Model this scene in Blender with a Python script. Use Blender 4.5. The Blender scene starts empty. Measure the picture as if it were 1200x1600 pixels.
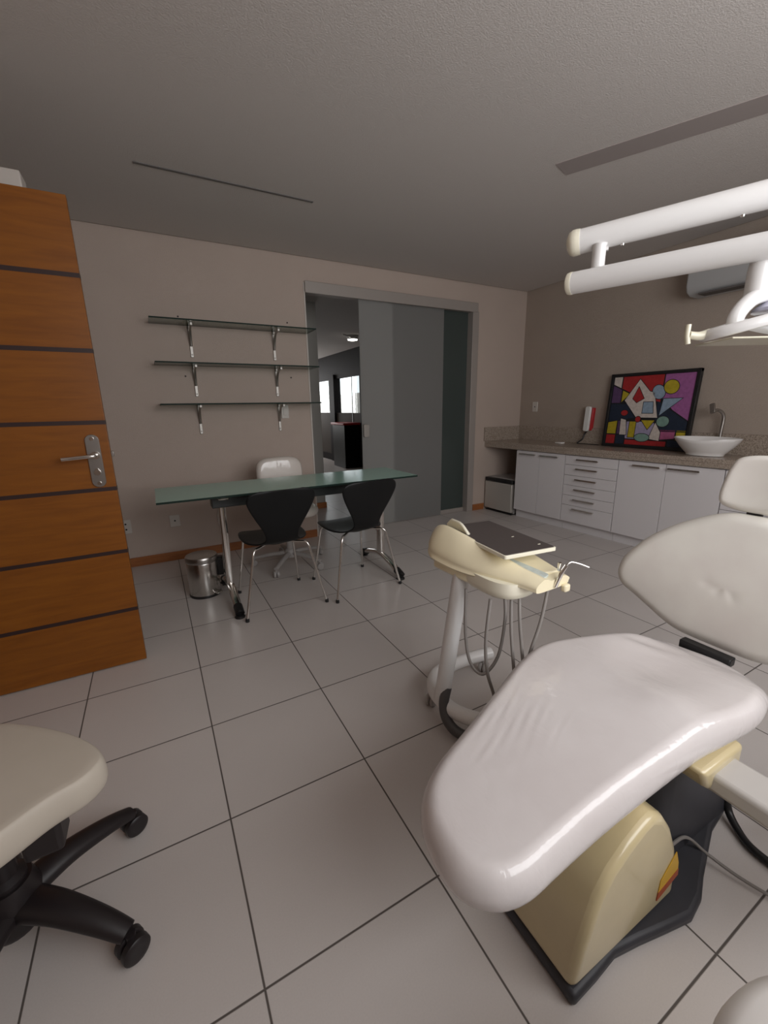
import bpy, bmesh, math, random
from mathutils import Vector, Matrix, noise
PI = math.pi
scene = bpy.context.scene
COL = scene.collection
random.seed(4)

# ------------------------------------------------------------------ materials
def new_mat(name):
    m = bpy.data.materials.new(name); m.use_nodes = True
    nt = m.node_tree; b = nt.nodes['Principled BSDF']
    return m, nt, b

def mat(name, col, rough=.5, metal=0., coat=0., bump=0., bscale=200., var=0., vscale=8., spec=.5, coat_rough=.08, emit=None, estr=0.):
    m, nt, b = new_mat(name)
    b.inputs['Base Color'].default_value = (*col, 1)
    b.inputs['Roughness'].default_value = rough
    b.inputs['Metallic'].default_value = metal
    b.inputs['Coat Weight'].default_value = coat
    b.inputs['Coat Roughness'].default_value = coat_rough
    b.inputs['Specular IOR Level'].default_value = spec
    if emit:
        b.inputs['Emission Color'].default_value = (*emit, 1); b.inputs['Emission Strength'].default_value = estr
    tc = nt.nodes.new('ShaderNodeTexCoord')
    if bump:
        n = nt.nodes.new('ShaderNodeTexNoise'); n.inputs['Scale'].default_value = bscale; n.inputs['Detail'].default_value = 3
        nt.links.new(tc.outputs['Object'], n.inputs['Vector'])
        bp = nt.nodes.new('ShaderNodeBump'); bp.inputs['Strength'].default_value = bump; bp.inputs['Distance'].default_value = .01
        nt.links.new(n.outputs['Fac'], bp.inputs['Height']); nt.links.new(bp.outputs['Normal'], b.inputs['Normal'])
    if var:
        n = nt.nodes.new('ShaderNodeTexNoise'); n.inputs['Scale'].default_value = vscale; n.inputs['Detail'].default_value = 4
        nt.links.new(tc.outputs['Object'], n.inputs['Vector'])
        r = nt.nodes.new('ShaderNodeMapRange'); r.inputs['From Min'].default_value = .3; r.inputs['From Max'].default_value = .7
        r.inputs['To Min'].default_value = 1 - var; r.inputs['To Max'].default_value = 1 + var
        nt.links.new(n.outputs['Fac'], r.inputs['Value'])
        mx = nt.nodes.new('ShaderNodeVectorMath'); mx.operation = 'SCALE'; mx.inputs[0].default_value = col
        nt.links.new(r.outputs['Result'], mx.inputs['Scale']); nt.links.new(mx.outputs['Vector'], b.inputs['Base Color'])
    return m

def math_node(nt, op, a, b=None, c=None):
    n = nt.nodes.new('ShaderNodeMath'); n.operation = op
    for i, v in enumerate((a, b, c)):
        if v is None: continue
        if isinstance(v, (int, float)): n.inputs[i].default_value = v
        else: nt.links.new(v, n.inputs[i])
    return n.outputs[0]

def tile_mat():
    m, nt, b = new_mat('floor_tile')
    tc = nt.nodes.new('ShaderNodeTexCoord'); sp = nt.nodes.new('ShaderNodeSeparateXYZ')
    nt.links.new(tc.outputs['Object'], sp.inputs[0])
    def cell(out, o, s):
        t = math_node(nt, 'DIVIDE', math_node(nt, 'SUBTRACT', out, o), s)
        f = math_node(nt, 'FRACT', t)
        d = math_node(nt, 'MULTIPLY', math_node(nt, 'MINIMUM', f, math_node(nt, 'SUBTRACT', 1., f)), s)
        return math_node(nt, 'FLOOR', t), d
    ix, dx = cell(sp.outputs['X'], .0575, .46865)
    iy, dy = cell(sp.outputs['Y'], .6975, .4543)
    d = math_node(nt, 'MINIMUM', dx, dy)
    g = nt.nodes.new('ShaderNodeMapRange'); g.inputs['From Min'].default_value = .0016; g.inputs['From Max'].default_value = .0034
    nt.links.new(d, g.inputs['Value'])
    cmb = nt.nodes.new('ShaderNodeCombineXYZ'); nt.links.new(ix, cmb.inputs[0]); nt.links.new(iy, cmb.inputs[1])
    wn = nt.nodes.new('ShaderNodeTexWhiteNoise'); nt.links.new(cmb.outputs[0], wn.inputs['Vector'])
    n = nt.nodes.new('ShaderNodeTexNoise'); n.inputs['Scale'].default_value = 3.; n.inputs['Detail'].default_value = 5
    nt.links.new(tc.outputs['Object'], n.inputs['Vector'])
    sp2 = nt.nodes.new('ShaderNodeTexNoise'); sp2.inputs['Scale'].default_value = 260.; sp2.inputs['Detail'].default_value = 2
    nt.links.new(tc.outputs['Object'], sp2.inputs['Vector'])
    v = math_node(nt, 'ADD', math_node(nt, 'MULTIPLY', wn.outputs['Value'], .05), math_node(nt, 'MULTIPLY', n.outputs['Fac'], .10))
    v = math_node(nt, 'ADD', v, math_node(nt, 'MULTIPLY', sp2.outputs['Fac'], .10))
    v = math_node(nt, 'ADD', v, .875)
    sc = nt.nodes.new('ShaderNodeVectorMath'); sc.operation = 'SCALE'; sc.inputs[0].default_value = (.60, .555, .53)
    nt.links.new(v, sc.inputs['Scale'])
    mx = nt.nodes.new('ShaderNodeMix'); mx.data_type = 'RGBA'
    nt.links.new(g.outputs['Result'], mx.inputs['Factor'])
    mx.inputs[6].default_value = (.10, .085, .075, 1); nt.links.new(sc.outputs[0], mx.inputs[7])
    nt.links.new(mx.outputs[2], b.inputs['Base Color'])
    r = nt.nodes.new('ShaderNodeMapRange'); nt.links.new(g.outputs['Result'], r.inputs['Value'])
    r.inputs['To Min'].default_value = .85; r.inputs['To Max'].default_value = .27
    nt.links.new(r.outputs['Result'], b.inputs['Roughness'])
    bp = nt.nodes.new('ShaderNodeBump'); bp.inputs['Strength'].default_value = .35; bp.inputs['Distance'].default_value = .002
    nt.links.new(g.outputs['Result'], bp.inputs['Height']); nt.links.new(bp.outputs['Normal'], b.inputs['Normal'])
    b.inputs['Specular IOR Level'].default_value = .5
    return m

def wood_mat(name, c1, c2, scale=(1.2, 1.2, 9.), rough=.38):
    m, nt, b = new_mat(name)
    tc = nt.nodes.new('ShaderNodeTexCoord'); mp = nt.nodes.new('ShaderNodeMapping'); mp.inputs['Scale'].default_value = scale
    nt.links.new(tc.outputs['Object'], mp.inputs['Vector'])
    n = nt.nodes.new('ShaderNodeTexNoise'); n.inputs['Scale'].default_value = 6; n.inputs['Detail'].default_value = 8; n.inputs['Distortion'].default_value = .6
    nt.links.new(mp.outputs['Vector'], n.inputs['Vector'])
    cr = nt.nodes.new('ShaderNodeValToRGB'); cr.color_ramp.elements[0].color = (*c1, 1); cr.color_ramp.elements[1].color = (*c2, 1)
    cr.color_ramp.elements[0].position = .3; cr.color_ramp.elements[1].position = .7
    nt.links.new(n.outputs['Fac'], cr.inputs['Fac']); nt.links.new(cr.outputs['Color'], b.inputs['Base Color'])
    b.inputs['Roughness'].default_value = rough
    return m

def sheet_fresnel(nt, ior):
    """the same reflectance on both faces of a thin sheet"""
    ge = nt.nodes.new('ShaderNodeNewGeometry'); mr = nt.nodes.new('ShaderNodeMapRange')
    mr.inputs['To Min'].default_value = ior; mr.inputs['To Max'].default_value = 1 / ior
    nt.links.new(ge.outputs['Backfacing'], mr.inputs['Value'])
    fr = nt.nodes.new('ShaderNodeFresnel'); nt.links.new(mr.outputs['Result'], fr.inputs['IOR'])
    return fr

def glass_mat(name, tint, opacity, body, rough=.03):
    """thin sheet of tinted glass: part of the light passes, part meets the body colour, fresnel gloss on top"""
    m = bpy.data.materials.new(name); m.use_nodes = True; nt = m.node_tree
    for n in list(nt.nodes): nt.nodes.remove(n)
    out = nt.nodes.new('ShaderNodeOutputMaterial')
    tr = nt.nodes.new('ShaderNodeBsdfTransparent'); tr.inputs['Color'].default_value = (*tint, 1)
    df = nt.nodes.new('ShaderNodeBsdfDiffuse'); df.inputs['Color'].default_value = (*body, 1)
    gl = nt.nodes.new('ShaderNodeBsdfGlossy'); gl.inputs['Roughness'].default_value = rough
    fr = sheet_fresnel(nt, 1.5)
    m1 = nt.nodes.new('ShaderNodeMixShader'); m1.inputs[0].default_value = opacity
    m2 = nt.nodes.new('ShaderNodeMixShader')
    nt.links.new(tr.outputs[0], m1.inputs[1]); nt.links.new(df.outputs[0], m1.inputs[2])
    nt.links.new(fr.outputs[0], m2.inputs[0]); nt.links.new(m1.outputs[0], m2.inputs[1]); nt.links.new(gl.outputs[0], m2.inputs[2])
    nt.links.new(m2.outputs[0], out.inputs[0])
    return m

def frosted_mat(name, trans, body, mix):
    m = bpy.data.materials.new(name); m.use_nodes = True; nt = m.node_tree
    for n in list(nt.nodes): nt.nodes.remove(n)
    out = nt.nodes.new('ShaderNodeOutputMaterial')
    tr = nt.nodes.new('ShaderNodeBsdfTranslucent'); tr.inputs['Color'].default_value = (*trans, 1)
    df = nt.nodes.new('ShaderNodeBsdfDiffuse'); df.inputs['Color'].default_value = (*body, 1)
    gl = nt.nodes.new('ShaderNodeBsdfGlossy'); gl.inputs['Roughness'].default_value = .22
    fr = sheet_fresnel(nt, 1.45)
    m1 = nt.nodes.new('ShaderNodeMixShader'); m1.inputs[0].default_value = mix
    m2 = nt.nodes.new('ShaderNodeMixShader')
    nt.links.new(tr.outputs[0], m1.inputs[1]); nt.links.new(df.outputs[0], m1.inputs[2])
    nt.links.new(fr.outputs[0], m2.inputs[0]); nt.links.new(m1.outputs[0], m2.inputs[1]); nt.links.new(gl.outputs[0], m2.inputs[2])
    nt.links.new(m2.outputs[0], out.inputs[0])
    return m

def vinyl_mat(name, col, rough, coat, wr=.0, wscale=14., stretch=(1, 1, 1), stain=None):
    m, nt, b = new_mat(name)
    b.inputs['Roughness'].default_value = rough
    b.inputs['Coat Weight'].default_value = coat; b.inputs['Coat Roughness'].default_value = .06
    tc = nt.nodes.new('ShaderNodeTexCoord')
    n0 = nt.nodes.new('ShaderNodeTexNoise'); n0.inputs['Scale'].default_value = 5; n0.inputs['Detail'].default_value = 3
    nt.links.new(tc.outputs['Object'], n0.inputs['Vector'])
    mx = nt.nodes.new('ShaderNodeMix'); mx.data_type = 'RGBA'
    r = nt.nodes.new('ShaderNodeMapRange'); r.inputs['From Min'].default_value = .38; r.inputs['From Max'].default_value = .66
    nt.links.new(n0.outputs['Fac'], r.inputs['Value']); nt.links.new(r.outputs['Result'], mx.inputs['Factor'])
    mx.inputs[6].default_value = (*col, 1); mx.inputs[7].default_value = (*(stain or col), 1)
    nt.links.new(mx.outputs[2], b.inputs['Base Color'])
    if wr:
        mp = nt.nodes.new('ShaderNodeMapping'); mp.inputs['Scale'].default_value = stretch
        nt.links.new(tc.outputs['Object'], mp.inputs['Vector'])
        n = nt.nodes.new('ShaderNodeTexNoise'); n.inputs['Scale'].default_value = wscale; n.inputs['Detail'].default_value = 4; n.inputs['Distortion'].default_value = .5
        nt.links.new(mp.outputs['Vector'], n.inputs['Vector'])
        bp = nt.nodes.new('ShaderNodeBump'); bp.inputs['Strength'].default_value = wr; bp.inputs['Distance'].default_value = .012
        nt.links.new(n.outputs['Fac'], bp.inputs['Height'])
        nt.links.new(bp.outputs['Normal'], b.inputs['Coat Normal']); 
        bp2 = nt.nodes.new('ShaderNodeBump'); bp2.inputs['Strength'].default_value = wr * .5; bp2.inputs['Distance'].default_value = .012
        nt.links.new(n.outputs['Fac'], bp2.inputs['Height']); nt.links.new(bp2.outputs['Normal'], b.inputs['Normal'])
    return m

def granite_mat():
    m, nt, b = new_mat('granite')
    tc = nt.nodes.new('ShaderNodeTexCoord')
    n = nt.nodes.new('ShaderNodeTexNoise'); n.inputs['Scale'].default_value = 130; n.inputs['Detail'].default_value = 4
    nt.links.new(tc.outputs['Object'], n.inputs['Vector'])
    cr = nt.nodes.new('ShaderNodeValToRGB'); e = cr.color_ramp.elements
    e[0].color = (.22, .175, .14, 1); e[0].position = .33; e[1].color = (.48, .405, .335, 1); e[1].position = .66
    x = cr.color_ramp.elements.new(.5); x.color = (.37, .305, .25, 1)
    nt.links.new(n.outputs['Fac'], cr.inputs['Fac']); nt.links.new(cr.outputs['Color'], b.inputs['Base Color'])
    b.inputs['Roughness'].default_value = .25
    return m

M = {}
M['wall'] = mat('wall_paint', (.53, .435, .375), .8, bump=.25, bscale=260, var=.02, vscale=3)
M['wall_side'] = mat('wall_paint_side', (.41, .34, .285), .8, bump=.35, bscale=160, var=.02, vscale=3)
M['ceiling'] = mat('ceiling_paint', (.60, .56, .53), .9, bump=.25, bscale=180)
M['floor'] = tile_mat()
M['white_trim'] = mat('pale_trim', (.62, .57, .52), .6)
M['alu'] = mat('painted_aluminium', (.40, .36, .33), .45, metal=.2)
M['wood'] = wood_mat('orange_veneer', (.20, .060, .0035), (.27, .088, .006), scale=(.7, .7, 6.))
M['woodstrip'] = mat('dark_inlay', (.030, .013, .012), .45)
M['basewood'] = wood_mat('baseboard_wood', (.30, .10, .03), (.40, .15, .045))
M['chrome'] = mat('chrome', (.78, .76, .73), .16, metal=1)
M['steel'] = mat('brushed_steel', (.62, .60, .57), .24, metal=1, bump=.03, bscale=300)
M['darksteel'] = mat('satin_steel', (.42, .40, .38), .3, metal=1)
M['bracket'] = mat('bracket_chrome', (.40, .38, .35), .45, metal=1)
M['black'] = mat('black_plastic', (.012, .012, .013), .4)
M['blackseat'] = mat('black_lacquer', (.006, .0065, .007), .42, spec=.3)
M['rail'] = mat('dark_rail', (.045, .05, .05), .4)
M['tableglass'] = glass_mat('table_glass', (.62, .80, .73), .80, (.50, .80, .69), .12)
M['glassedge'] = mat('glass_edge', (.012, .028, .022), .55, spec=.15)
M['shelfglass'] = glass_mat('shelf_glass', (.66, .74, .68), .22, (.21, .25, .205), .03)
M['frost'] = frosted_mat('frosted_glass', (.80, .80, .78), (.40, .395, .385), .36)
M['frost2'] = frosted_mat('frosted_glass_green', (.22, .28, .26), (.10, .122, .115), .55)
M['cabinet'] = mat('cabinet_white', (.74, .715, .725), .42, bump=.03, bscale=60)
M['cabdark'] = mat('cabinet_gap', (.10, .09, .085), .7)
M['niche'] = mat('niche_inside', (.22, .19, .17), .7)
M['granite'] = granite_mat()
M['ceramic'] = mat('ceramic', (.86, .84, .82), .12, coat=.4)
M['ivory'] = mat('ivory_plastic', (.92, .83, .59), .32, coat=.2, var=.03, vscale=12)
M['ivory_pale'] = mat('ivory_pale', (.93, .89, .73), .35, coat=.2)
M['beige'] = mat('beige_plastic', (.60, .50, .295), .28, coat=.5, var=.05, vscale=10)
M['traydark'] = mat('tray_mat', (.085, .070, .066), .5, bump=.05, bscale=120)
M['whiteplastic'] = mat('white_plastic', (.78, .775, .75), .3, coat=.2)
M['whiteenamel'] = mat('white_enamel', (.83, .82, .81), .28, coat=.4)
M['armshaded'] = mat('arm_white_shaded', (.50, .475, .45), .35)  # white side arm, its shadow put into a greyer base colour
M['greyplastic'] = mat('grey_plastic', (.40, .375, .36), .45)
M['hose'] = mat('grey_hose', (.25, .23, .215), .4)
M['darkhose'] = mat('dark_hose', (.09, .085, .085), .45)
M['seatvinyl'] = vinyl_mat('plastic_wrapped_vinyl', (.70, .655, .645), .42, .9, wr=.20, wscale=15, stretch=(1.6, 1.0, 1), stain=(.66, .61, .60))
M['backvinyl'] = vinyl_mat('cream_vinyl', (.93, .905, .84), .5, .05, wr=.08, wscale=5, stain=(.86, .815, .765))
M['stoolvinyl'] = vinyl_mat('stool_vinyl', (.55, .49, .415), .55, .0, wr=.04, wscale=5, stain=(.52, .465, .39))
M['stoolpale'] = vinyl_mat('pale_stool_vinyl', (.72, .69, .66), .5, .0, wr=.04, wscale=5, stain=(.70, .66, .63))
M['chairvinyl'] = vinyl_mat('wrapped_chair_vinyl', (.76, .70, .64), .3, .9, wr=.08, wscale=4, stain=(.74, .68, .62))
M['stoolbase'] = mat('stool_base_black', (.014, .010, .011), .45)
M['slate'] = mat('slate_enamel', (.035, .035, .042), .5, var=.15, vscale=14)
M['outlet'] = mat('outlet_plastic', (.62, .58, .53), .4)
M['acplastic'] = mat('air_con_plastic', (.42, .42, .42), .5)
M['fridge'] = mat('fridge_door', (.50, .47, .43), .35, metal=.2)
M['red'] = mat('red_plastic', (.45, .02, .025), .4)
M['panelblue'] = mat('control_panel', (.56, .62, .60), .3, var=.12, vscale=60)
M['sticker_y'] = mat('sticker_yellow', (.62, .36, .02), .4)
M['sticker_r'] = mat('sticker_red', (.36, .07, .02), .4)
M['lens'] = mat('lamp_lens', (.48, .48, .62), .12, coat=.8)
M['lampcream'] = mat('aged_clear_plastic', (.70, .66, .52), .3, coat=.3)
M['darkpanel'] = mat('dark_gloss_panel', (.016, .013, .013), .6, spec=.08)
M['brownpanel'] = mat('brown_panel', (.07, .058, .05), .65, spec=.08)
M['clearglass'] = glass_mat('clear_glass', (.92, .94, .93), .02, (.2, .2, .2), .01)
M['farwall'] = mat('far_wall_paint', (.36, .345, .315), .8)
M['spot'] = mat('lit_spot', (1, 1, 1), .4, emit=(1, .95, .86), estr=9.)
M['stripe'] = mat('ceiling_strip', (.36, .315, .30), .7)
M['slot'] = mat('ceiling_slot', (.17, .16, .155), .7)
M['hedge'] = mat('outside_stucco', (.72, .66, .60), .9, var=.2, vscale=3)

# ------------------------------------------------------------------ object helpers
def link(o): COL.objects.link(o); return o

def thing(name, label, cat, loc=(0, 0, 0), rotz=0., group=None):
    o = bpy.data.objects.new(name, None); link(o)
    o.location = loc; o.rotation_euler = (0, 0, rotz); o.empty_display_size = .05
    if label: o['label'] = label
    if cat: o['category'] = cat
    if group: o['group'] = group
    return o

def root_of(o):
    while o.parent: o = o.parent
    return o

def wmat(o): return Matrix.LocRotScale(o.location, o.rotation_euler, None)

def finish(name, bm, m, parent=None, world=True, smooth=True, bevel=0., segs=2, sub=0, solid=0., label=None, angle=40):
    """link the bmesh as one object; world=True: its coordinates are world ones, brought into the thing's frame"""
    if world and parent is not None: bm.transform(wmat(root_of(parent)).inverted())
    bmesh.ops.recalc_face_normals(bm, faces=bm.faces)
    me = bpy.data.meshes.new(name); bm.to_mesh(me); bm.free()
    for mm in (m if isinstance(m, (list, tuple)) else [m]): me.materials.append(mm)
    if smooth:
        me.polygons.foreach_set('use_smooth', [True] * len(me.polygons))
        me.set_sharp_from_angle(angle=math.radians(angle))
    o = bpy.data.objects.new(name, me); link(o)
    if parent is not None: o.parent = parent
    if solid:
        md = o.modifiers.new('solid', 'SOLIDIFY'); md.thickness = solid; md.offset = 0
    if bevel:
        md = o.modifiers.new('bevel', 'BEVEL'); md.width = bevel; md.segments = segs; md.limit_method = 'ANGLE'; md.angle_limit = math.radians(50)
    if sub:
        md = o.modifiers.new('sub', 'SUBSURF'); md.levels = sub; md.render_levels = sub
    if label: o['label'] = label
    return o

def tag(o, label, cat, group=None):
    o['label'] = label; o['category'] = cat
    if group: o['group'] = group
    return o

def struct(name, bm, m, label=None, **k):
    o = finish(name, bm, m, **k); o['kind'] = 'structure'
    if label: o['label'] = label
    return o

def dup(root, loc=None, rotz=None, label=None):
    r = root.copy(); link(r)
    if loc is not None: r.location = loc
    if rotz is not None: r.rotation_euler = (0, 0, rotz)
    if label: r['label'] = label
    for ch in list(root.children):
        c = ch.copy(); link(c); c.parent = r
        for g in list(ch.children):
            d = g.copy(); link(d); d.parent = c
    return r

B = bmesh.new
def box(bm, x0, x1, y0, y1, z0, z1, mi=0, mtx=None):
    v = [bm.verts.new((x, y, z)) for x in (x0, x1) for y in (y0, y1) for z in (z0, z1)]
    fs = []
    for f in ((0, 1, 3, 2), (4, 6, 7, 5), (0, 4, 5, 1), (2, 3, 7, 6), (0, 2, 6, 4), (1, 5, 7, 3)):
        q = bm.faces.new([v[i] for i in f]); q.material_index = mi; fs.append(q)
    if mtx is not None:
        for w in v: w.co = mtx @ w.co
    return v

def spline(pts, n, closed=False):
    P = [Vector(p) for p in pts]; k = len(P); out = []
    segs = k if closed else k - 1
    for s in range(segs):
        if closed: a, b, c, d = P[(s - 1) % k], P[s], P[(s + 1) % k], P[(s + 2) % k]
        else: a, b, c, d = P[max(s - 1, 0)], P[s], P[s + 1], P[min(s + 2, k - 1)]
        for i in range(n):
            t = i / n
            out.append(.5 * ((2 * b) + (c - a) * t + (2 * a - 5 * b + 4 * c - d) * t * t + (3 * b - a - 3 * c + d) * t ** 3))
    if not closed: out.append(P[-1].copy())
    return out

def resample(pts, n, closed=True):
    P = list(pts) + ([pts[0]] if closed else [])
    L = [0.]
    for a, b in zip(P, P[1:]): L.append(L[-1] + (b - a).length)
    out = []; j = 0
    tot = L[-1]
    for i in range(n):
        s = tot * i / (n if closed else n - 1)
        while j < len(L) - 2 and L[j + 1] < s: j += 1
        t = (s - L[j]) / max(L[j + 1] - L[j], 1e-9)
        out.append(P[j].lerp(P[j + 1], min(t, 1)))
    return out

def rings(bm, R, cap=True, closed=True, mi=0):
    V = [[bm.verts.new(p) for p in r] for r in R]
    n = len(V[0])
    for a, b in zip(V, V[1:]):
        for i in range(n if closed else n - 1):
            j = (i + 1) % n
            f = bm.faces.new((a[i], a[j], b[j], b[i])); f.material_index = mi
    if cap:
        for r in (V[0], V[-1]):
            f = bm.faces.new(r); f.material_index = mi
    return V

def tube(bm, pts, r, seg=14, smooth=6, cap=True, flat=1., mi=0):
    P = spline(pts, smooth) if smooth and len(pts) > 2 else [Vector(p) for p in pts]
    n = len(P)
    T = [(P[min(i + 1, n - 1)] - P[max(i - 1, 0)]).normalized() for i in range(n)]
    u = T[0].orthogonal().normalized()
    if abs(T[0].z) < .9: u = T[0].cross(Vector((0, 0, 1))).normalized()
    R = []
    for i in range(n):
        u = (u - T[i] * u.dot(T[i])).normalized(); w = T[i].cross(u)
        rr = r(i / (n - 1)) if callable(r) else r
        R.append([P[i] + (u * math.cos(a) + w * math.sin(a) * flat) * rr for a in [2 * PI * k / seg for k in range(seg)]])
    rings(bm, R, cap, mi=mi)

def lathe(bm, prof, c=(0, 0, 0), seg=40, axis=None, sx=1., sy=1., cap=True, mi=0):
    """prof: (radius, height) pairs along axis (default z)"""
    c = Vector(c); q = Vector((0, 0, 1)).rotation_difference(Vector(axis)) if axis is not None else None
    R = []
    for r, h in prof:
        ring = []
        for k in range(seg):
            a = 2 * PI * k / seg; p = Vector((r * math.cos(a) * sx, r * math.sin(a) * sy, h))
            ring.append(c + (q @ p if q else p))
        R.append(ring)
    rings(bm, R, cap, mi=mi)

def prism(bm, poly, z0, z1, mi=0, mtx=None):
    a = [Vector((x, y, z0)) for x, y in poly]; b = [Vector((x, y, z1)) for x, y in poly]
    if mtx is not None: a = [mtx @ p for p in a]; b = [mtx @ p for p in b]
    rings(bm, [a, b], mi=mi)

def pad(bm, outline, h, place, top=None, n=120, rim=5, inner=9, inset=0., rw=None):
    """upholstered pad: outline (2-D), half thickness h, rounded rim, optional relief top(u, v)"""
    O = resample(spline([(x, y, 0) for x, y in outline], 8, True), n)
    c = sum(O, Vector()) / n
    area = sum(O[i].x * O[(i + 1) % n].y - O[(i + 1) % n].x * O[i].y for i in range(n))
    sg = 1 if area > 0 else -1
    N = []
    for i in range(n):
        t = (O[(i + 1) % n] - O[i - 1]).normalized(); N.append(Vector((-t.y, t.x, 0)) * sg)   # inward
    rw = rw or h
    def off(d): return [O[i] + N[i] * (d + inset) for i in range(n)]
    bot = []
    for k in range(rim + 1):
        a = PI / 2 * k / rim
        bot.append((rw * (1 - math.cos(a)), -h * math.sin(a)))
    seq = [(d, z) for d, z in reversed(bot)] + [(d, -z) for d, z in bot[1:]]
    ringsU = []
    base = off(rw)
    for s in [i / inner for i in range(1, inner)]:
        ringsU.append(([c + (p - c) * s for p in base], -h))
    for d, z in seq: ringsU.append((off(d), z))
    for s in [i / inner for i in range(inner - 1, 0, -1)]:
        ringsU.append(([c + (p - c) * s for p in base], h))
    R = []
    for ring, z in ringsU:
        R.append([Vector(place(p.x, p.y, z + (top(p.x, p.y) if (top and z > 0) else 0.) * (1 if z >= h * .999 else max(z / h, 0)))) for p in ring])
    V = rings(bm, R, cap=False)
    for ring, z in ((V[0], -h), (V[-1], h)):
        ctr = bm.verts.new(Vector(place(c.x, c.y, z + (top(c.x, c.y) if (top and z > 0) else 0))))
        for i in range(n): bm.faces.new((ring[i], ring[(i + 1) % n], ctr))

def rrect(x0, x1, y0, y1, r, k=6):
    out = []
    for cx, cy, a0 in ((x1 - r, y1 - r, 0), (x0 + r, y1 - r, 90), (x0 + r, y0 + r, 180), (x1 - r, y0 + r, 270)):
        for i in range(k + 1):
            a = math.radians(a0 + 90 * i / k); out.append((cx + r * math.cos(a), cy + r * math.sin(a)))
    return out

# ------------------------------------------------------------------ camera (phone, ultra wide, tilted down)
cam = bpy.data.cameras.new('camera'); co = bpy.data.objects.new('camera', cam); link(co)
yaw, pit, rol = math.radians(28.50889), math.radians(14.11508), math.radians(-.96891)
fw = Vector((math.sin(yaw) * math.cos(pit), math.cos(yaw) * math.cos(pit), -math.sin(pit)))
rt = Vector((math.cos(yaw), -math.sin(yaw), 0)); up = rt.cross(fw)
r2 = math.cos(rol) * rt + math.sin(rol) * up; u2 = -math.sin(rol) * rt + math.cos(rol) * up
co.matrix_world = Matrix(((r2.x, u2.x, -fw.x, 0), (r2.y, u2.y, -fw.y, 0), (r2.z, u2.z, -fw.z, 1.25), (0, 0, 0, 1)))
cam.sensor_fit = 'HORIZONTAL'; cam.sensor_width = 36; cam.lens = 36 * 651.24 / 1200; cam.clip_start = .02
scene.camera = co

# ------------------------------------------------------------------ setting
YB, XR, HC = 3.855, 4.04, 2.519
XL, YF = -1.02, -.72
DX0, DX1, DZ = 1.334, 3.295, 2.32          # sliding door opening
bm = B(); box(bm, XL - .1, 7., YF - .1, 12.6, -.1, 0); struct('floor', bm, M['floor'], 'pale square floor tiles with dark grout', smooth=False)
bm = B(); box(bm, XL, XR - .018, YF, YB - .018, HC, HC + .05); struct('ceiling', bm, M['ceiling'], 'smooth grey beige plaster ceiling', smooth=False)
bm = B(); box(bm, XL - .12, 4.2, YF - .12, 12.6, HC + .09, HC + .2); struct('ceiling_upper', bm, M['ceiling'], smooth=False)
bm = B()
box(bm, XL, DX0, YB, YB + .12, 0, HC + .09); box(bm, DX1, XR + .12, YB, YB + .12, 0, HC + .09); box(bm, DX0, DX1, YB, YB + .12, DZ, HC + .09)
struct('wall_back', bm, M['wall'], 'beige back wall with the sliding door opening', smooth=False)
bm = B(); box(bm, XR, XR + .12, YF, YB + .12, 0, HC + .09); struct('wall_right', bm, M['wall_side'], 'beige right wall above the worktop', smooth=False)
bm = B(); box(bm, XL - .12, XL, YF, 5.2, 0, HC + .09); struct('wall_left', bm, M['wall'], 'beige left wall', smooth=False)
WX0, WX1, WZ0, WZ1 = .25, 2.6, 1.0, 2.46
bm = B(); box(bm, XL - .12, WX0, YF - .12, YF, 0, HC + .09); box(bm, WX1, XR + .12, YF - .12, YF, 0, HC + .09)
box(bm, WX0, WX1, YF - .12, YF, 0, WZ0); box(bm, WX0, WX1, YF - .12, YF, WZ1, HC + .09)
struct('wall_front', bm, M['wall'], 'beige wall with the window behind the camera', smooth=False)
bm = B()
for a, b_ in ((WX0, WX0 + .05), (WX1 - .05, WX1), ((WX0 + WX1) / 2 - .025, (WX0 + WX1) / 2 + .025)): box(bm, a, b_, YF - .09, YF - .03, WZ0, WZ1)
box(bm, WX0, WX1, YF - .09, YF - .03, WZ0, WZ0 + .05); box(bm, WX0, WX1, YF - .09, YF - .03, WZ1 - .05, WZ1)
struct('window_1', bm, M['white_trim'], 'white window frame behind the camera', smooth=False)
bm = B(); box(bm, XL, DX0 - .012, YB - .014, YB, 0, .075); struct('baseboard_back', bm, M['basewood'], 'orange brown wooden skirting under the shelves', bevel=.003)
bm = B(); box(bm, DX1 + .03, 3.50, YB - .014, YB, 0, .075); struct('baseboard_back_right', bm, M['basewood'], 'short wooden skirting beside the small fridge', bevel=.003)
bm = B(); box(bm, -.86, -.348, 2.55, 2.66, 2.17, 2.252); box(bm, XL, -.86, 2.56, 2.65, 2.18, 2.24)
struct('trim_1', bm, M['white_trim'], 'cream box trim above the open wooden door', bevel=.006)
# thin white corner bead on the left edge of the opening
bm = B(); box(bm, DX0 - .008, DX0 + .004, YB - .006, YB + .12, 0, DZ); struct('trim_2', bm, M['white_trim'], 'thin pale bead along the opening edge', smooth=False)

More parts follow.
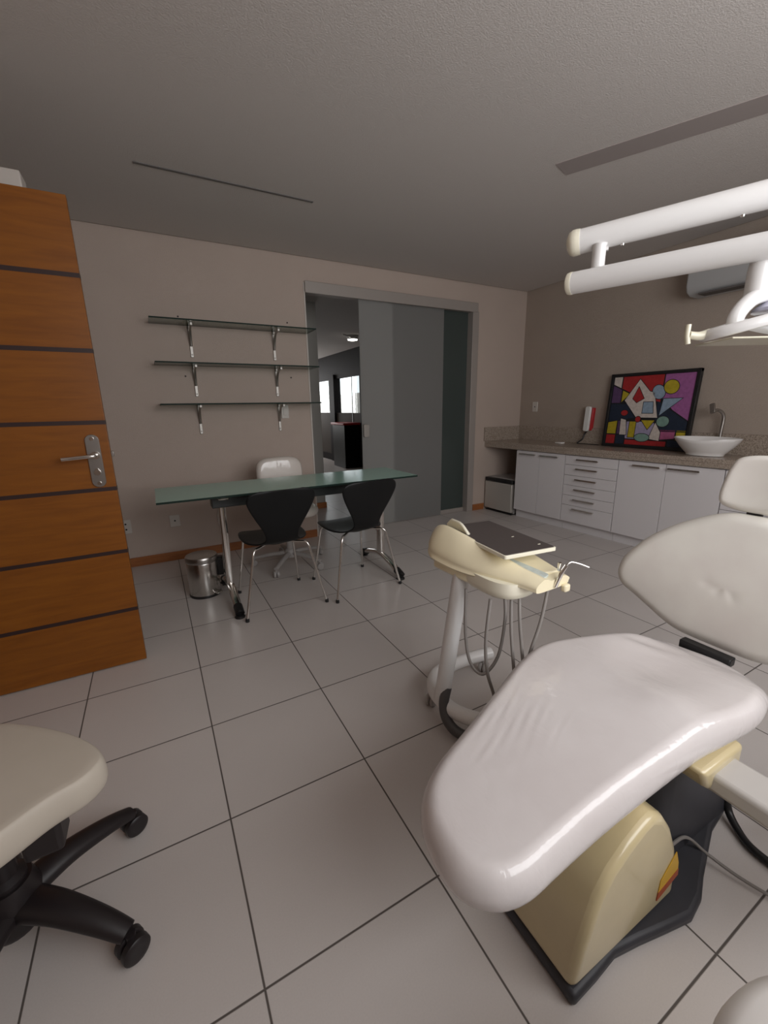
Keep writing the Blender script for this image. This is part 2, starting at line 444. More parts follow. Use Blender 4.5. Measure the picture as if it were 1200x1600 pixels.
# --- corridor and far room seen through the opening
bm = B(); box(bm, XL, 4.2, YB + .12, 12.4, 2.44, 2.5); struct('ceiling_far', bm, M['ceiling'], 'ceiling of the far room', smooth=False)
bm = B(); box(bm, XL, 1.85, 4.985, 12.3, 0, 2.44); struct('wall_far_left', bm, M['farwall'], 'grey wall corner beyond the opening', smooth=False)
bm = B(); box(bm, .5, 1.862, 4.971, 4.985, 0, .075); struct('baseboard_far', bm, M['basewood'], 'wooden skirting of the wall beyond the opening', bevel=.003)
bm = B(); box(bm, 1.85, 3.98, 12.3, 12.42, 0, .8); box(bm, 1.85, 3.98, 12.3, 12.42, 2.3, 2.44); box(bm, 1.85, 2.0, 12.3, 12.42, .8, 2.3); box(bm, 3.75, 3.98, 12.3, 12.42, .8, 2.3); struct('wall_far_end', bm, M['farwall'], 'end wall of the far room', smooth=False)  # opening added out of view for the far room's fill light
XD = 3.86
bm = B()
box(bm, XD, XD + .1, YB + .12, 8.08, 0, 2.44)                              # glossy dark wall
box(bm, XD, XD + .1, 8.08, 12.3, 1.9, 2.44); box(bm, XD, XD + .1, 11.4, 12.3, 0, 1.9)
struct('wall_far_right', bm, M['darkpanel'], 'glossy dark wall of the far room', smooth=False)
bm = B(); box(bm, XD + .002, XD + .1, 8.08, 11.4, .16, 1.14); struct('wall_far_right_panel', bm, M['brownpanel'], 'brown panel under the far windows', smooth=False)
bm = B(); box(bm, XD - .02, XD + .1, 8.08, 11.4, 0, .16); struct('trim_3', bm, M['darkpanel'], 'dark plinth under the far windows', smooth=False)
bm = B(); box(bm, XD - .05, XD + .12, 9.36, 9.66, 0, 1.99); struct('trim_4', bm, M['darkpanel'], 'dark upright between the far windows', smooth=False)
bm = B()
for y in (8.45, 5.4, 6.6, 7.5): box(bm, XD - .006, XD + .004, y - .012, y + .012, 0, 2.44 if y < 8 else 1.9)
struct('trim_5', bm, M['black'], 'thin dark seams of the far wall', smooth=False)
bm = B(); box(bm, XD + .04, XD + .046, 8.08, 9.36, 1.14, 1.9); struct('window_2', bm, M['clearglass'], 'clear pane of the far window', smooth=False)
bm = B(); box(bm, XD + .04, XD + .046, 9.66, 11.4, 1.14, 1.9); struct('window_3', bm, M['clearglass'], 'clear pane of the farther window', smooth=False)
bm = B()
for i in range(26):
    y = 7.2 + i * .5
    box(bm, 5.4 + .12 * (i % 2), 5.6, y, y + .5, 0, 1.55 + .06 * (i % 3))
struct('wall_outside', bm, M['hedge'], 'pale stucco garden wall outside the far windows', smooth=False)

lamp_far = thing('ceiling_spotlight', 'small round lit spotlight on the ceiling beyond the sliding door', 'ceiling light', (3.21, 6.93, 2.44))
bm = B(); lathe(bm, [(.10, 0), (.10, -.02), (.085, -.06)], (3.21, 6.93, 2.44)); finish('housing', bm, M['whiteplastic'], lamp_far)
bm = B(); lathe(bm, [(.083, -.058), (.08, -.072), (.04, -.08)], (3.21, 6.93, 2.44)); finish('bulb', bm, M['spot'], lamp_far, label='lit white bulb')
bm = B(); tube(bm, [(3.17, 6.9, 2.405), (2.93, 6.66, 2.405)], .014, smooth=0); finish('arm', bm, M['whiteplastic'], lamp_far)
bm = B(); box(bm, 3.50, 3.85, 8.1, 8.75, 0, .9); box(bm, 3.47, 3.86, 8.08, 8.78, .9, .945, mi=1)
tag(finish('display_counter', bm, [M['blackseat'], M['red']], bevel=.008), 'black counter with a red top against the dark wall of the far room', 'counter')

# --- sliding glass door
d1 = thing('door_1', 'frosted sliding glass door in the back wall', None, (2.3, YB, 0)); d1['kind'] = 'structure'
bm = B(); box(bm, DX0, DX1, YB - .02, YB + .10, 2.245, DZ); box(bm, DX0, DX1, YB - .026, YB - .018, 2.235, 2.33); finish('header_track', bm, M['alu'], d1, bevel=.004)
bm = B(); box(bm, 3.228, DX1 + .02, YB - .02, YB + .12, 0, 2.245); finish('jamb', bm, M['alu'], d1, bevel=.004)
bm = B(); box(bm, 2.24, 3.228, YB + .052, YB + .095, 0, .045); finish('bottom_rail', bm, M['alu'], d1, bevel=.003)
bm = B(); box(bm, 2.245, 3.23, YB + .066, YB + .076, .04, 2.25); finish('fixed_panel', bm, M['frost2'], d1, smooth=False)
bm = B(); box(bm, 1.874, 2.872, YB + .028, YB + .038, .008, 2.25); sl = finish('sliding_panel', bm, M['frost'], d1, smooth=False)
bm = B(); prism(bm, rrect(-.032, .032, -.065, .065, .014), 0, .02, mtx=Matrix.Translation((1.915, YB + .028, 1.02)) @ Matrix.Rotation(PI / 2, 4, 'X'))
lk = finish('lock_plate', bm, M['bracket'], sl, bevel=.003)

# --- open wooden door on the left (parallel to the back wall)
d2 = thing('door_2', 'orange wooden door with dark inlaid strips standing open on the left', None, (-1.0, 2.298, 0)); d2['kind'] = 'structure'
bm = B(); box(bm, -1.0, -.178, 2.28, 2.316, .006, 2.09); leaf = finish('door_leaf', bm, M['wood'], d2, bevel=.002)
for z in (.293, .597, .904, 1.205, 1.506, 1.799):
    bm = B(); box(bm, -1.0, -.1775, 2.2792, 2.3168, z - .009, z + .009); finish('inlay_strip', bm, M['woodstrip'], d2, smooth=False, label='dark inlaid strip')
bm = B(); prism(bm, rrect(-.027, .027, -.118, .118, .026, 8), 0, .009, mtx=Matrix.Translation((-.240, 2.28, 1.035)) @ Matrix.Rotation(PI / 2, 4, 'X'))
hp = finish('handle_plate', bm, M['darksteel'], d2, bevel=.002)
bm = B(); tube(bm, [(-.236, 2.275, 1.062), (-.236, 2.235, 1.062), (-.245, 2.225, 1.062), (-.30, 2.222, 1.058), (-.355, 2.224, 1.055)], .009, smooth=5)
lathe(bm, [(.017, 0), (.017, .012)], (-.236, 2.275, 1.062), axis=(0, -1, 0)); finish('lever', bm, M['chrome'], hp)
bm = B()
for z in (1.135, .995, .935): lathe(bm, [(.009, 0), (.008, .006)], (-.24, 2.271, z), seg=16, axis=(0, -1, 0))
lathe(bm, [(.014, 0), (.013, .01)], (-.24, 2.271, .985), seg=20, axis=(0, -1, 0)); finish('keyhole', bm, M['chrome'], hp)
bm = B(); box(bm, -.1785, -.166, 2.290, 2.306, 1.05, 1.075); finish('latch', bm, M['darksteel'], d2, bevel=.002)

# --- ceiling fittings
bm = B(); prism(bm, [(2.117, 1.875), (2.266, 1.922), (2.88, .66), (2.70, .66)], HC - .003, HC + .01)
tag(finish('ceiling_strip', bm, M['stripe'], smooth=False), 'broad dull mauve strip set in the ceiling above the lamp arms', 'ceiling strip')
bm = B(); box(bm, .098, 1.085, 2.862, 2.882, HC - .004, HC + .01)
tag(finish('ceiling_slot', bm, M['slot'], smooth=False), 'thin dark slot in the ceiling near the glass shelves', 'ceiling slot')

# --- wall plates
def outlet(x, z, w, h, label, kind='socket', right=None):
    t = thing('wall_socket' if kind == 'socket' else 'light_switch', label, kind if kind == 'socket' else 'switch', (x, YB, z))
    if right is not None: t.location = (XR, right, z); t.rotation_euler = (0, 0, -PI / 2)
    bm = B(); prism(bm, rrect(-w / 2, w / 2, -h / 2, h / 2, .006, 3), 0, .009, mtx=Matrix.Rotation(PI / 2, 4, 'X')); finish('plate', bm, M['outlet'], t, world=False, bevel=.002)
    if kind == 'socket':
        for dz in ((-.022, .022) if 'two' in label else (0,)):
            bm = B(); lathe(bm, [(.007, 0), (.007, .0015)], (0, -.009, dz), seg=14, axis=(0, -1, 0))
            finish('hole', bm, M['black'], t, world=False)
    else:
        bm = B(); box(bm, -w * .22, w * .22, -.014, -.009, -h * .28, h * .28); finish('rocker', bm, M['outlet'], t, world=False, bevel=.002)
    return t
outlet(-.285, .345, .075, .115, 'pale wall socket with two dark holes beside the wooden door edge')
outlet(.072, .346, .078, .10, 'pale wall socket with one dark hole low on the wall above the waste bin')
outlet(.437, .315, .05, .10, 'pale wall socket half hidden behind the desk leg')
outlet(1.085, 1.226, .066, .12, 'pale light switch under the lowest glass shelf', 'switch')
outlet(0, 1.225, .075, .115, 'pale wall socket above the worktop corner by the sliding door', right=3.62)

# --- three glass shelves
def shelf(z, x1, label):
    t = thing('glass_shelf', label, 'shelf', (.70, YB, z), group='glass wall shelves')
    bm = B(); box(bm, .085, x1, YB - .245, YB - .002, z, z + .010)
    for f in bm.faces:
        c = f.calc_center_median()
        if abs(c.z - z - .005) < .001: f.material_index = 1
    finish('glass_panel', bm, [M['shelfglass'], M['glassedge']], t, smooth=False)
    for x in (.365, 1.03):
        bm = B()
        box(bm, x - .011, x + .011, YB - .012, YB, z - .235, z - .002)
        pts = [(x, YB - .010, z - .15), (x, YB - .035, z - .085), (x, YB - .085, z - .03), (x, YB - .17, z - .014)]
        tube(bm, pts, lambda s: .011 - .003 * s, seg=10)
        box(bm, x - .009, x + .009, YB - .185, YB - .155, z - .022, z - .0005); box(bm, x - .008, x + .008, YB - .03, YB - .008, z - .025, z - .0005)
        lathe(bm, [(.006, 0), (.005, .004)], (x, YB - .012, z - .215), seg=12, axis=(0, -1, 0))
        finish('bracket', bm, M['bracket'], t, bevel=.002)
shelf(1.897, 1.335, 'topmost of the three glass shelves on the beige wall')
shelf(1.595, 1.348, 'middle of the three glass shelves on the beige wall')
shelf(1.293, 1.352, 'lowest glass shelf on the beige wall, just above the light switch')
for (x, z, lab) in ((.295, 1.962, 'dark screw hole in the wall above the left end of the top shelf'), (1.162, 1.98, 'dark screw hole in the wall above the right end of the top shelf'),
                    (.296, 1.518, 'dark screw hole left under the middle glass shelf'), (1.164, 1.522, 'dark screw hole right under the middle glass shelf')):
    bm = B(); lathe(bm, [(.007, 0), (.006, .004), (.003, .003)], (x, YB, z), seg=12, axis=(0, -1, 0))
    tag(finish('wall_plug', bm, M['woodstrip']), lab, 'screw hole', 'screw holes around the shelves')

# ------------------------------------------------------------------ glass desk
tb = thing('glass_desk', 'long green glass desk on chrome T legs', 'desk', (.85, 2.84, 0))
bm = B(); box(bm, -.033, 1.688, 2.575, 3.085, .745, .757)
for f in bm.faces:
    if abs(f.calc_center_median().z - .751) < .001: f.material_index = 1
finish('glass_top', bm, [M['tableglass'], M['glassedge']], tb, smooth=False, label='green tinted glass top')
bm = B(); box(bm, .27, 1.52, 2.765, 2.86, .645, .722); finish('rail', bm, M['rail'], tb, bevel=.006, label='dark steel rail')
for x in (.33, 1.49):
    bm = B()
    prism(bm, rrect(-.022, .022, -.035, .035, .012, 3), .10, .66, mtx=Matrix.Translation((x, 2.81, 0)))
    box(bm, x - .03, x + .03, 2.66, 2.96, .715, .724)
    lg = finish('leg', bm, M['chrome'], tb, bevel=.003)
    bm = B(); P = [(x, 2.52, .032), (x, 2.62, .075), (x, 2.81, .108), (x, 3.0, .075), (x, 3.10, .032)]
    tube(bm, P, .026, seg=12, flat=.75); finish('foot_bar', bm, M['chrome'], lg)
    for y, s in ((2.50, -1), (3.115, 1)):
        bm = B(); lathe(bm, [(.03, 0), (.032, .006), (.026, .014), (.010, .018), (.010, .03)], (x, y, 0), seg=24)
        tube(bm, [(x, y - s * .055, .052), (x, y, .036), (x, y + s * .012, .03)], .028, seg=12); finish('foot', bm, M['black'], lg, label='black plastic foot')
    for y in (2.685, 2.935):
        bm = B(); lathe(bm, [(.022, .724), (.022, .745)], (x, y, 0), seg=20); finish('glass_pad', bm, M['darksteel'], lg)

# ------------------------------------------------------------------ black shell chairs
def shell_chair(label, loc, rz):
    t = thing('shell_chair', label, 'chair', loc, rz, 'black shell chairs at the glass desk')
    prof = [(.215, .425, .10), (.205, .434, .145), (.17, .445, .188), (.10, .448, .208), (.02, .442, .212), (-.06, .436, .200), (-.12, .436, .170), (-.165, .446, .130), (-.195, .470, .104),
            (-.215, .510, .104), (-.232, .56, .124), (-.247, .62, .157), (-.260, .68, .188), (-.270, .73, .206), (-.277, .765, .200), (-.281, .785, .175), (-.283, .795, .13)]
    Pn = spline(prof, 4); bm = B(); R = []
    nu = 18
    for i, p in enumerate(Pn):
        row = []
        for k in range(nu + 1):
            u = -1 + 2 * k / nu
            bend = .016 * u * u
            back = max(0., min(1., (p.y - .45) / .12))
            row.append(Vector((p.z * u, p.x + bend * back, p.y + bend * .5 * (1 - back))))
        R.append(row)
    rings(bm, R, cap=False, closed=False)
    sh = finish('seat_shell', bm, M['blackseat'], t, world=False, solid=.011, sub=1, angle=180)
    bm = B(); lathe(bm, [(.085, .413), (.085, .430), (.06, .434)], (0, -.01, 0), seg=28); finish('seat_mount', bm, M['black'], t, world=False)
    for sx in (-1, 1):
        for front in (1, 0):
            foot = (sx * .215, .225, .008) if front else (sx * .258, -.225, .008)
            knee = (sx * .165, .155, .42) if front else (sx * .170, -.165, .42)
            a = Vector((sx * .03, .02 if front else -.04, .421)); k = Vector(knee); f = Vector(foot)
            pts = [a, a.lerp(k, .75), k + (a - k) * .08, k + (f - k) * .06 + Vector((0, 0, 0)), k.lerp(f, .22), k.lerp(f, .6), f]
            bm = B(); tube(bm, pts, .0085, seg=10, smooth=5); lg = finish('leg', bm, M['chrome'], t, world=False)
            bm = B(); lathe(bm, [(.012, 0), (.0125, .012), (.010, .022)], (f.x, f.y, 0), seg=14); finish('rubber_foot', bm, M['black'], lg, world=False)
    return t
ch = shell_chair('black shell chair nearest the waste bin, back to the viewer', (.612, 2.645, 0), math.radians(1))
c2 = dup(ch, (1.162, 2.625, 0), math.radians(6), 'black shell chair further right, nearest the sliding door')

# ------------------------------------------------------------------ castor helper and white task chair behind the desk
def castor(bm, x, y, ang, r=.026, w=.022, gap=.006):
    ax = (math.cos(ang + PI / 2), math.sin(ang + PI / 2), 0)
    for s in (-1, 1):
        c = Vector((x, y, r)) + Vector(ax) * s * (w / 2 + gap / 2) - Vector(ax) * w / 2
        lathe(bm, [(r * .5, -.001), (r * .86, 0), (r, .004), (r, w - .004), (r * .86, w), (r * .5, w + .001)], c, seg=24, axis=ax)

tc_ = thing('task_chair', 'white plastic wrapped swivel chair behind the glass desk', 'chair', (.875, 3.245, 0))
hx, hy = .875, 3.245
bm = B(); pad(bm, rrect(hx - .21, hx + .21, hy - .24, hy + .19, .11), .036, lambda u, v, z: (u, v, .475 + z - .02 * max(0, (hy - .1 - v) / .2)), n=72); finish('seat', bm, M['chairvinyl'], tc_)
def bk(u, v, z): return (hx + .012 + u, hy + .165 + .10 * v - z + .28 * u * u, .60 + v)
bm = B(); pad(bm, [(-.19, .17), (-.165, .235), (-.09, .265), (.09, .265), (.165, .235), (.19, .17), (.185, .03), (.16, -.04), (.09, -.065), (-.09, -.065), (-.16, -.04), (-.185, .03)], .032, bk, n=72); finish('backrest', bm, M['chairvinyl'], tc_)
bm = B(); tube(bm, [(hx, hy + .05, .425), (hx, hy + .22, .425), (hx, hy + .255, .50), (hx, hy + .225, .68)], .016, flat=2.); finish('back_support', bm, M['greyplastic'], tc_)
bm = B(); lathe(bm, [(.03, .08), (.03, .24), (.022, .245), (.022, .43)], (hx, hy, 0), seg=24); box(bm, hx - .09, hx + .09, hy - .09, hy + .09, .415, .44); finish('column', bm, M['greyplastic'], tc_, bevel=.003)
bm = B(); lathe(bm, [(.045, .065), (.05, .08), (.05, .115), (.035, .135)], (hx, hy, 0), seg=24); hub = finish('hub', bm, M['greyplastic'], tc_)
for k in range(5):
    a = math.radians(232 + 72 * k); e = Vector((math.cos(a), math.sin(a), 0)); c = Vector((hx, hy, 0))
    bm = B(); tube(bm, [c + e * .03 + Vector((0, 0, .10)), c + e * .17 + Vector((0, 0, .09)), c + e * .30 + Vector((0, 0, .068))], lambda s: .026 - .009 * s, seg=12, flat=.75); st = finish('base_arm', bm, M['greyplastic'], tc_)
    bm = B(); castor(bm, hx + e.x * .30, hy + e.y * .30, a + .6, .026, .018); lathe(bm, [(.008, .026), (.008, .06)], (hx + e.x * .30, hy + e.y * .30, 0), seg=12); finish('castor', bm, M['greyplastic'], st)

# ------------------------------------------------------------------ pedal bin
pb = thing('pedal_bin', 'small stainless steel pedal bin beside the desk leg', 'waste bin', (.185, 2.99, 0))
bx, by = .185, 2.99
bm = B(); lathe(bm, [(.098, .012), (.101, .02), (.101, .24), (.099, .245)], (bx, by, 0), seg=56); finish('body', bm, M['steel'], pb)
bm = B(); lathe(bm, [(.103, 0), (.103, .014), (.099, .016)], (bx, by, 0), seg=48); finish('base_ring', bm, M['black'], pb)
bm = B(); lathe(bm, [(.1035, .247), (.1055, .252), (.1055, .275), (.10, .286), (.07, .292), (.02, .295)], (bx, by, 0), seg=56); finish('lid', bm, M['darksteel'], pb)
bm = B(); q = Matrix.Translation((bx, by, 0)) @ Matrix.Rotation(math.radians(-10), 4, 'Z'); box(bm, .094, .135, -.03, .03, .13, .262, mtx=q); finish('hinge_cover', bm, M['black'], pb, bevel=.008)
bm = B(); tube(bm, [(bx + .13, by - .02, .16), (bx + .155, by - .03, .10), (bx + .16, by - .05, .06), (bx + .11, by - .06, .06)], .006, seg=8); finish('bail_handle', bm, M['black'], pb)
bm = B(); q = Matrix.Translation((bx, by, 0)) @ Matrix.Rotation(math.radians(-50), 4, 'Z'); box(bm, .085, .135, -.024, .024, .02, .034, mtx=q); finish('pedal', bm, M['steel'], pb, bevel=.006)

# ------------------------------------------------------------------ worktop, cabinets (run slightly out of square with the tiles)
SL = .06; PHI = math.atan(SL)
Fm = Matrix.Translation((3.485, YB, 0)) @ Matrix.Rotation(PHI, 4, 'Z')     # local: x into the wall, -y along the run
def fy(Y): return (Y - YB) / math.cos(PHI)
RZ = PHI
def xe(Y): return 3.485 + SL * (YB - Y)
YE = .45
bm = B(); poly = [(xe(YB), YB - .001), (xe(YE), YE), (XR - .001, YE), (XR - .001, YB - .001)]
prism(bm, poly, .806, .838); prism(bm, [(xe(YB), YB), (xe(YE), YE), (xe(YE) + .03, YE), (xe(YB) + .03, YB)], .770, .806)
wt = thing('worktop', 'long brown granite worktop along the right wall', 'worktop', (3.7, 2.2, .77))
finish('slab', bm, M['granite'], wt, bevel=.003, smooth=False)
bm = B(); box(bm, XR - .02, XR - .001, YE, YB - .001, .8385, 1.0); tag(finish('splashback', bm, M['granite'], smooth=False), 'long low granite splashback strip along the right wall', 'splashback')
bm = B(); box(bm, xe(YB) - .02, XR - .021, YB - .02, YB - .001, .8385, .998); tag(finish('splashback', bm, M['granite'], smooth=False), 'short granite splashback strip on the back wall above the small fridge', 'splashback')

def handle_bar(parent, y0, y1, z):
    bm = B(); zz = z
    box(bm, -.030, -.018, y1, y0, zz - .008, zz + .008)
    for y in (y0 - .012, y1 + .012): box(bm, -.026, .002, y - .005, y + .005, zz - .005, zz + .005)
    finish('handle', bm, M['chrome'], parent, world=False, bevel=.002)

def cabinet(name, label, Y0, Y1, doors, drawers=None, group=None):
    """local frame: x into the wall (front face 0), y along the run (0 at the far end, negative nearer)"""
    w = Y0 - Y1
    t = thing(name, label, 'cabinet', (xe(Y0) + .022, Y0, 0), RZ, group)
    dep = XR - xe(Y1) - .07
    bm = B(); box(bm, .018, dep, -w, 0, .10, .766); finish('carcass', bm, M['cabinet'], t, world=False)
    bm = B(); box(bm, .05, .068, -w, 0, 0, .10); finish('plinth', bm, M['cabinet'], t, world=False)
    if drawers:
        for z0, z1 in drawers:
            bm = B(); box(bm, 0, .018, -w + .0018, -.0018, z0 + .0015, z1 - .0015); d = finish('drawer', bm, M['cabinet'], t, world=False, bevel=.001)
            c = -w * .5 + .0
            zz = z1 - .035 if z1 - z0 < .12 else z1 - .03
            handle_bar(d, -.135, -.355, zz)
    for (a, b_, h0, h1) in doors:
        bm = B(); box(bm, 0, .018, -b_ + .0018, -a - .0018, .094, .762); d = finish('cabinet_door', bm, M['cabinet'], t, world=False, bevel=.001)
        handle_bar(d, -h0, -h1, .73)
    return t
cabinet('base_cabinet', 'narrow white two-door cabinet next to the small fridge', 3.385, 2.778, [(0, .307, .055, .265), (.307, .607, .322, .54)])
dz = [(.671, .762), (.567, .671), (.467, .567), (.366, .467), (.266, .366), (.094, .266)]
cabinet('drawer_cabinet', 'white cabinet with six drawers between the two-door cabinets', 2.776, 2.247, [], dz)
cabinet('base_cabinet', 'wide white two-door cabinet below the painting and the basin', 2.245, 1.462, [(0, .387, .13, .352), (.387, .783, .407, .634)])
cabinet('drawer_cabinet', 'white drawer cabinet mostly hidden behind the headrest', 1.46, .95, [], dz[:3] + [(.366, .467), (.094, .366)])

# --- small fridge in the niche
fr = thing('mini_fridge', 'small grey fridge in the niche under the worktop', 'fridge', (3.50, 3.855, 0), RZ)
bm = B(); box(bm, .055, .44, -.435, -.02, .012, .412); finish('body', bm, M['greyplastic'], fr, world=False, bevel=.006)
bm = B(); box(bm, 0, .048, -.435, -.02, .03, .362); finish('fridge_door', bm, M['fridge'], fr, world=False, bevel=.008)
bm = B(); box(bm, .002, .05, -.435, -.02, .366, .408); finish('handle_strip', bm, M['black'], fr, world=False, bevel=.006, label='black strip above the door')
bm = B(); box(bm, .02, .42, -.425, -.03, 0, .014); finish('foot_frame', bm, M['black'], fr, world=False)

# --- basin, tap, handset, soap dish, painting
bs = thing('vessel_basin', 'white ceramic vessel basin on the worktop', 'basin', (3.80, 1.685, .838))
bm = B(); bx, by, bz = 3.805, 1.685, .838
nseg = 64
prof = [(.40, 0), (.56, .004), (.58, .018), (.66, .035), (.82, .075), (.95, .115), (1.0, .135), (.985, .140), (.955, .135), (.88, .105), (.70, .055), (.4, .03), (.1, .026)]
R = []
for s, h in prof:
    ring = []
    for k in range(nseg):
        a = 2 * PI * k / nseg
        dip = -.03 * max(0, math.cos(a - PI)) ** 6 * (h / .14) if h > .06 else 0
        lx, ly = .155, .228
        ring.append((bx + lx * s * math.cos(a), by + ly * s * math.sin(a), bz + h + .012 * math.sin(a) * 0 + dip * .6))
    R.append(ring)
rings(bm, R); finish('bowl', bm, M['ceramic'], bs, angle=60)
bm = B(); lathe(bm, [(.018, .026), (.018, .03)], (bx, by, bz), seg=20); finish('drain', bm, M['chrome'], bs)
tp = thing('basin_tap', 'chrome swan neck tap behind the white basin', 'tap', (3.97, 1.68, .838))
bm = B(); tx, ty = 3.975, 1.672
lathe(bm, [(.022, .838), (.022, .85), (.014, .856)], (tx, ty, 0), seg=24)
tube(bm, [(tx, ty, .85), (tx, ty, 1.0), (tx, ty - .003, 1.12), (tx - .015, ty + .008, 1.165), (tx - .045, ty + .03, 1.185), (tx - .075, ty + .045, 1.17)], .012, smooth=6); finish('spout', bm, M['darksteel'], tp)
bm = B(); q = Matrix.Translation((tx - .075, ty + .05, 1.19)) @ Matrix.Rotation(math.radians(-20), 4, 'X') @ Matrix.Rotation(math.radians(20), 4, 'Y'); box(bm, -.008, .008, -.018, .018, -.03, .05, mtx=q); finish('lever', bm, M['darksteel'], tp, bevel=.004)

ph = thing('intercom_handset', 'white and red wall handset beside the painting', 'handset', (XR, 2.87, 1.1))
q = Matrix.Translation((4.0, 2.865, 1.095)) @ Matrix.Rotation(math.radians(3), 4, 'X')
bm = B(); box(bm, .0, .04, -.035, .03, -.115, .115, mtx=q); finish('cradle', bm, M['red'], ph, bevel=.006, label='red cradle')
bm = B(); prism(bm, rrect(-.03, .03, -.128, .125, .02, 4), 0, .03, mtx=q @ Matrix.Translation((0, .01, 0)) @ Matrix.Rotation(-PI / 2, 4, 'Y') @ Matrix.Rotation(PI / 2, 4, 'Z')); finish('receiver', bm, M['whiteplastic'], ph, bevel=.006)
bm = B(); tube(bm, [(3.99, 2.87, .975), (3.985, 2.89, .94), (3.97, 2.90, .89), (3.955, 2.935, .856), (3.94, 2.93, .846), (3.95, 2.87, .845), (3.955, 2.80, .844), (3.958, 2.70, .843)], lambda s: .008 if s < .55 else .0045, seg=8); finish('cord', bm, M['black'], ph, label='dark curled cord')
bm = B(); prism(bm, rrect(-.03, .03, -.045, .045, .012, 3), 0, .012, mtx=Matrix.Translation((3.88, 3.105, .838))); 
tag(finish('soap_dish', bm, M['ceramic'], bevel=.003), 'small flat white dish on the worktop by the handset', 'dish')

# painting: colour blocks in a plain arrangement, black frame, leaning on the wall
pt = thing('framed_painting', 'colourful block painting in a black frame leaning on the wall', 'painting', (3.955, 2.27, .838))
W_, H_ = .765, .672
lean = math.radians(4.2)
q = Matrix.Translation((3.952, 2.655, .845)) @ Matrix.Rotation(lean, 4, 'Y') @ Matrix(((0, 0, 1, 0), (-1, 0, 0, 0), (0, 1, 0, 0), (0, 0, 0, 1)))   # (s, t, depth): s to the right, t up
cols = dict(k=(.008, .008, .010), r=(.38, .02, .022), p=(.34, .11, .30), y=(.46, .36, .02), n=(.012, .022, .045), w=(.62, .55, .50), v=(.10, .05, .13), b=(.27, .36, .46), t=(.20, .33, .28), l=(.36, .32, .47), m=(.40, .10, .22))
order = list(cols); cm = [mat('paint_' + {'k': 'black', 'r': 'red', 'p': 'pink', 'y': 'yellow', 'n': 'navy', 'w': 'white', 'v': 'violet', 'b': 'blue', 't': 'teal', 'l': 'lilac', 'm': 'magenta'}[c], cols[c], .6, var=.12, vscale=40) for c in order]
bm = B()
def patch(c, poly, layer=0, shrink=.0055):
    P = [Vector((x * W_, y * H_, 0)) for x, y in poly]; n = len(P)
    area = sum(P[i].x * P[(i + 1) % n].y - P[(i + 1) % n].x * P[i].y for i in range(n)); sg = 1 if area > 0 else -1
    Q = []
    for i in range(n):
        a, b_, c_ = P[i - 1], P[i], P[(i + 1) % n]
        t1 = (b_ - a).normalized(); t2 = (c_ - b_).normalized()
        n1 = Vector((-t1.y, t1.x, 0)) * sg; n2 = Vector((-t2.y, t2.x, 0)) * sg
        m_ = (n1 + n2); m_ = m_.normalized() * min(2.2, 1 / max(.3, m_.normalized().dot(n1)))
        Q.append(b_ + m_ * shrink)
    z = -.0012 - .0007 * layer
    def face(pl, zz, ci):
        f = bm.faces.new([bm.verts.new(q @ Vector((p.x, p.y, zz))) for p in pl]); f.material_index = ci
    if layer: face(P, z + .0003, 0)
    face(Q, z, order.index(c))
def blob(cx, cy, rx, ry, rot=0, n=28, p=1.):
    r = math.radians(rot); out = []
    for k in range(n):
        a = 2 * PI * k / n; x, y = rx * math.cos(a), ry * math.sin(a)
        out.append((cx + x * math.cos(r) - y * math.sin(r), cy + (x * math.sin(r) + y * math.cos(r))))
    return out
box(bm, .004, W_ - .004, .004, H_ - .004, 0, .012, mtx=q)
for c, poly in (('w', [(.03, .97), (.145, .97), (.145, .80), (.03, .86)]), ('r', [(.145, .97), (.64, .97), (.64, .60), (.40, .66), (.145, .80)]),
                ('p', [(.64, .97), (.97, .97), (.97, .36), (.78, .50), (.64, .66)]), ('v', [(.03, .86), (.16, .79), (.16, .60), (.03, .60)]),
                ('y', [(.16, .79), (.27, .73), (.16, .60)]), ('n', [(.03, .60), (.24, .60), (.38, .40), (.18, .36), (.03, .34)]),
                ('n', [(.60, .64), (.78, .50), (.97, .36), (.97, .22), (.66, .22), (.60, .40)]), ('y', [(.03, .34), (.16, .37), (.16, .17), (.03, .17)]),
                ('v', [(.16, .37), (.27, .36), (.27, .17), (.16, .17)]), ('r', [(.03, .17), (.16, .17), (.16, .03), (.03, .03)]), ('n', [(.16, .17), (.28, .17), (.28, .03), (.16, .03)]),
                ('r', [(.28, .11), (.78, .11), (.78, .03), (.28, .03)]), ('l', [(.27, .36), (.60, .36), (.66, .22), (.66, .11), (.28, .11), (.27, .17)]),
                ('m', [(.66, .26), (.86, .26), (.86, .14), (.66, .11)]), ('y', [(.86, .26), (.97, .26), (.97, .12), (.86, .12)]), ('n', [(.78, .13), (.97, .12), (.97, .03), (.78, .03)])):
    patch(c, poly)
# plain abstract shapes on top
patch('w', [(.36, .93), (.50, .76), (.56, .74), (.64, .40), (.38, .40), (.20, .64)], 1)
patch('r', [(.36, .83), (.45, .66), (.36, .60), (.30, .66)], 2)
patch('b', [(.44, .62), (.56, .62), (.58, .46), (.44, .46)], 2)
patch('b', blob(.60, .74, .075, .10, 20), 1)
patch('y', blob(.73, .80, .085, .095, 20), 2)
patch('b', [(.66, .66), (.88, .66), (.64, .42)], 2)
patch('t', blob(.70, .36, .075, .075, 30), 2)
patch('y', [(.44, .38), (.62, .38), (.54, .24)], 2)
patch('w', [(.19, .40), (.27, .38), (.30, .16), (.20, .16)], 2)
patch('y', [(.31, .36), (.40, .36), (.40, .13), (.31, .13)], 2)
patch('w', [(.62, .36), (.70, .22), (.70, .10), (.56, .12)], 2)
patch('t', blob(.49, .14, .095, .06), 3)
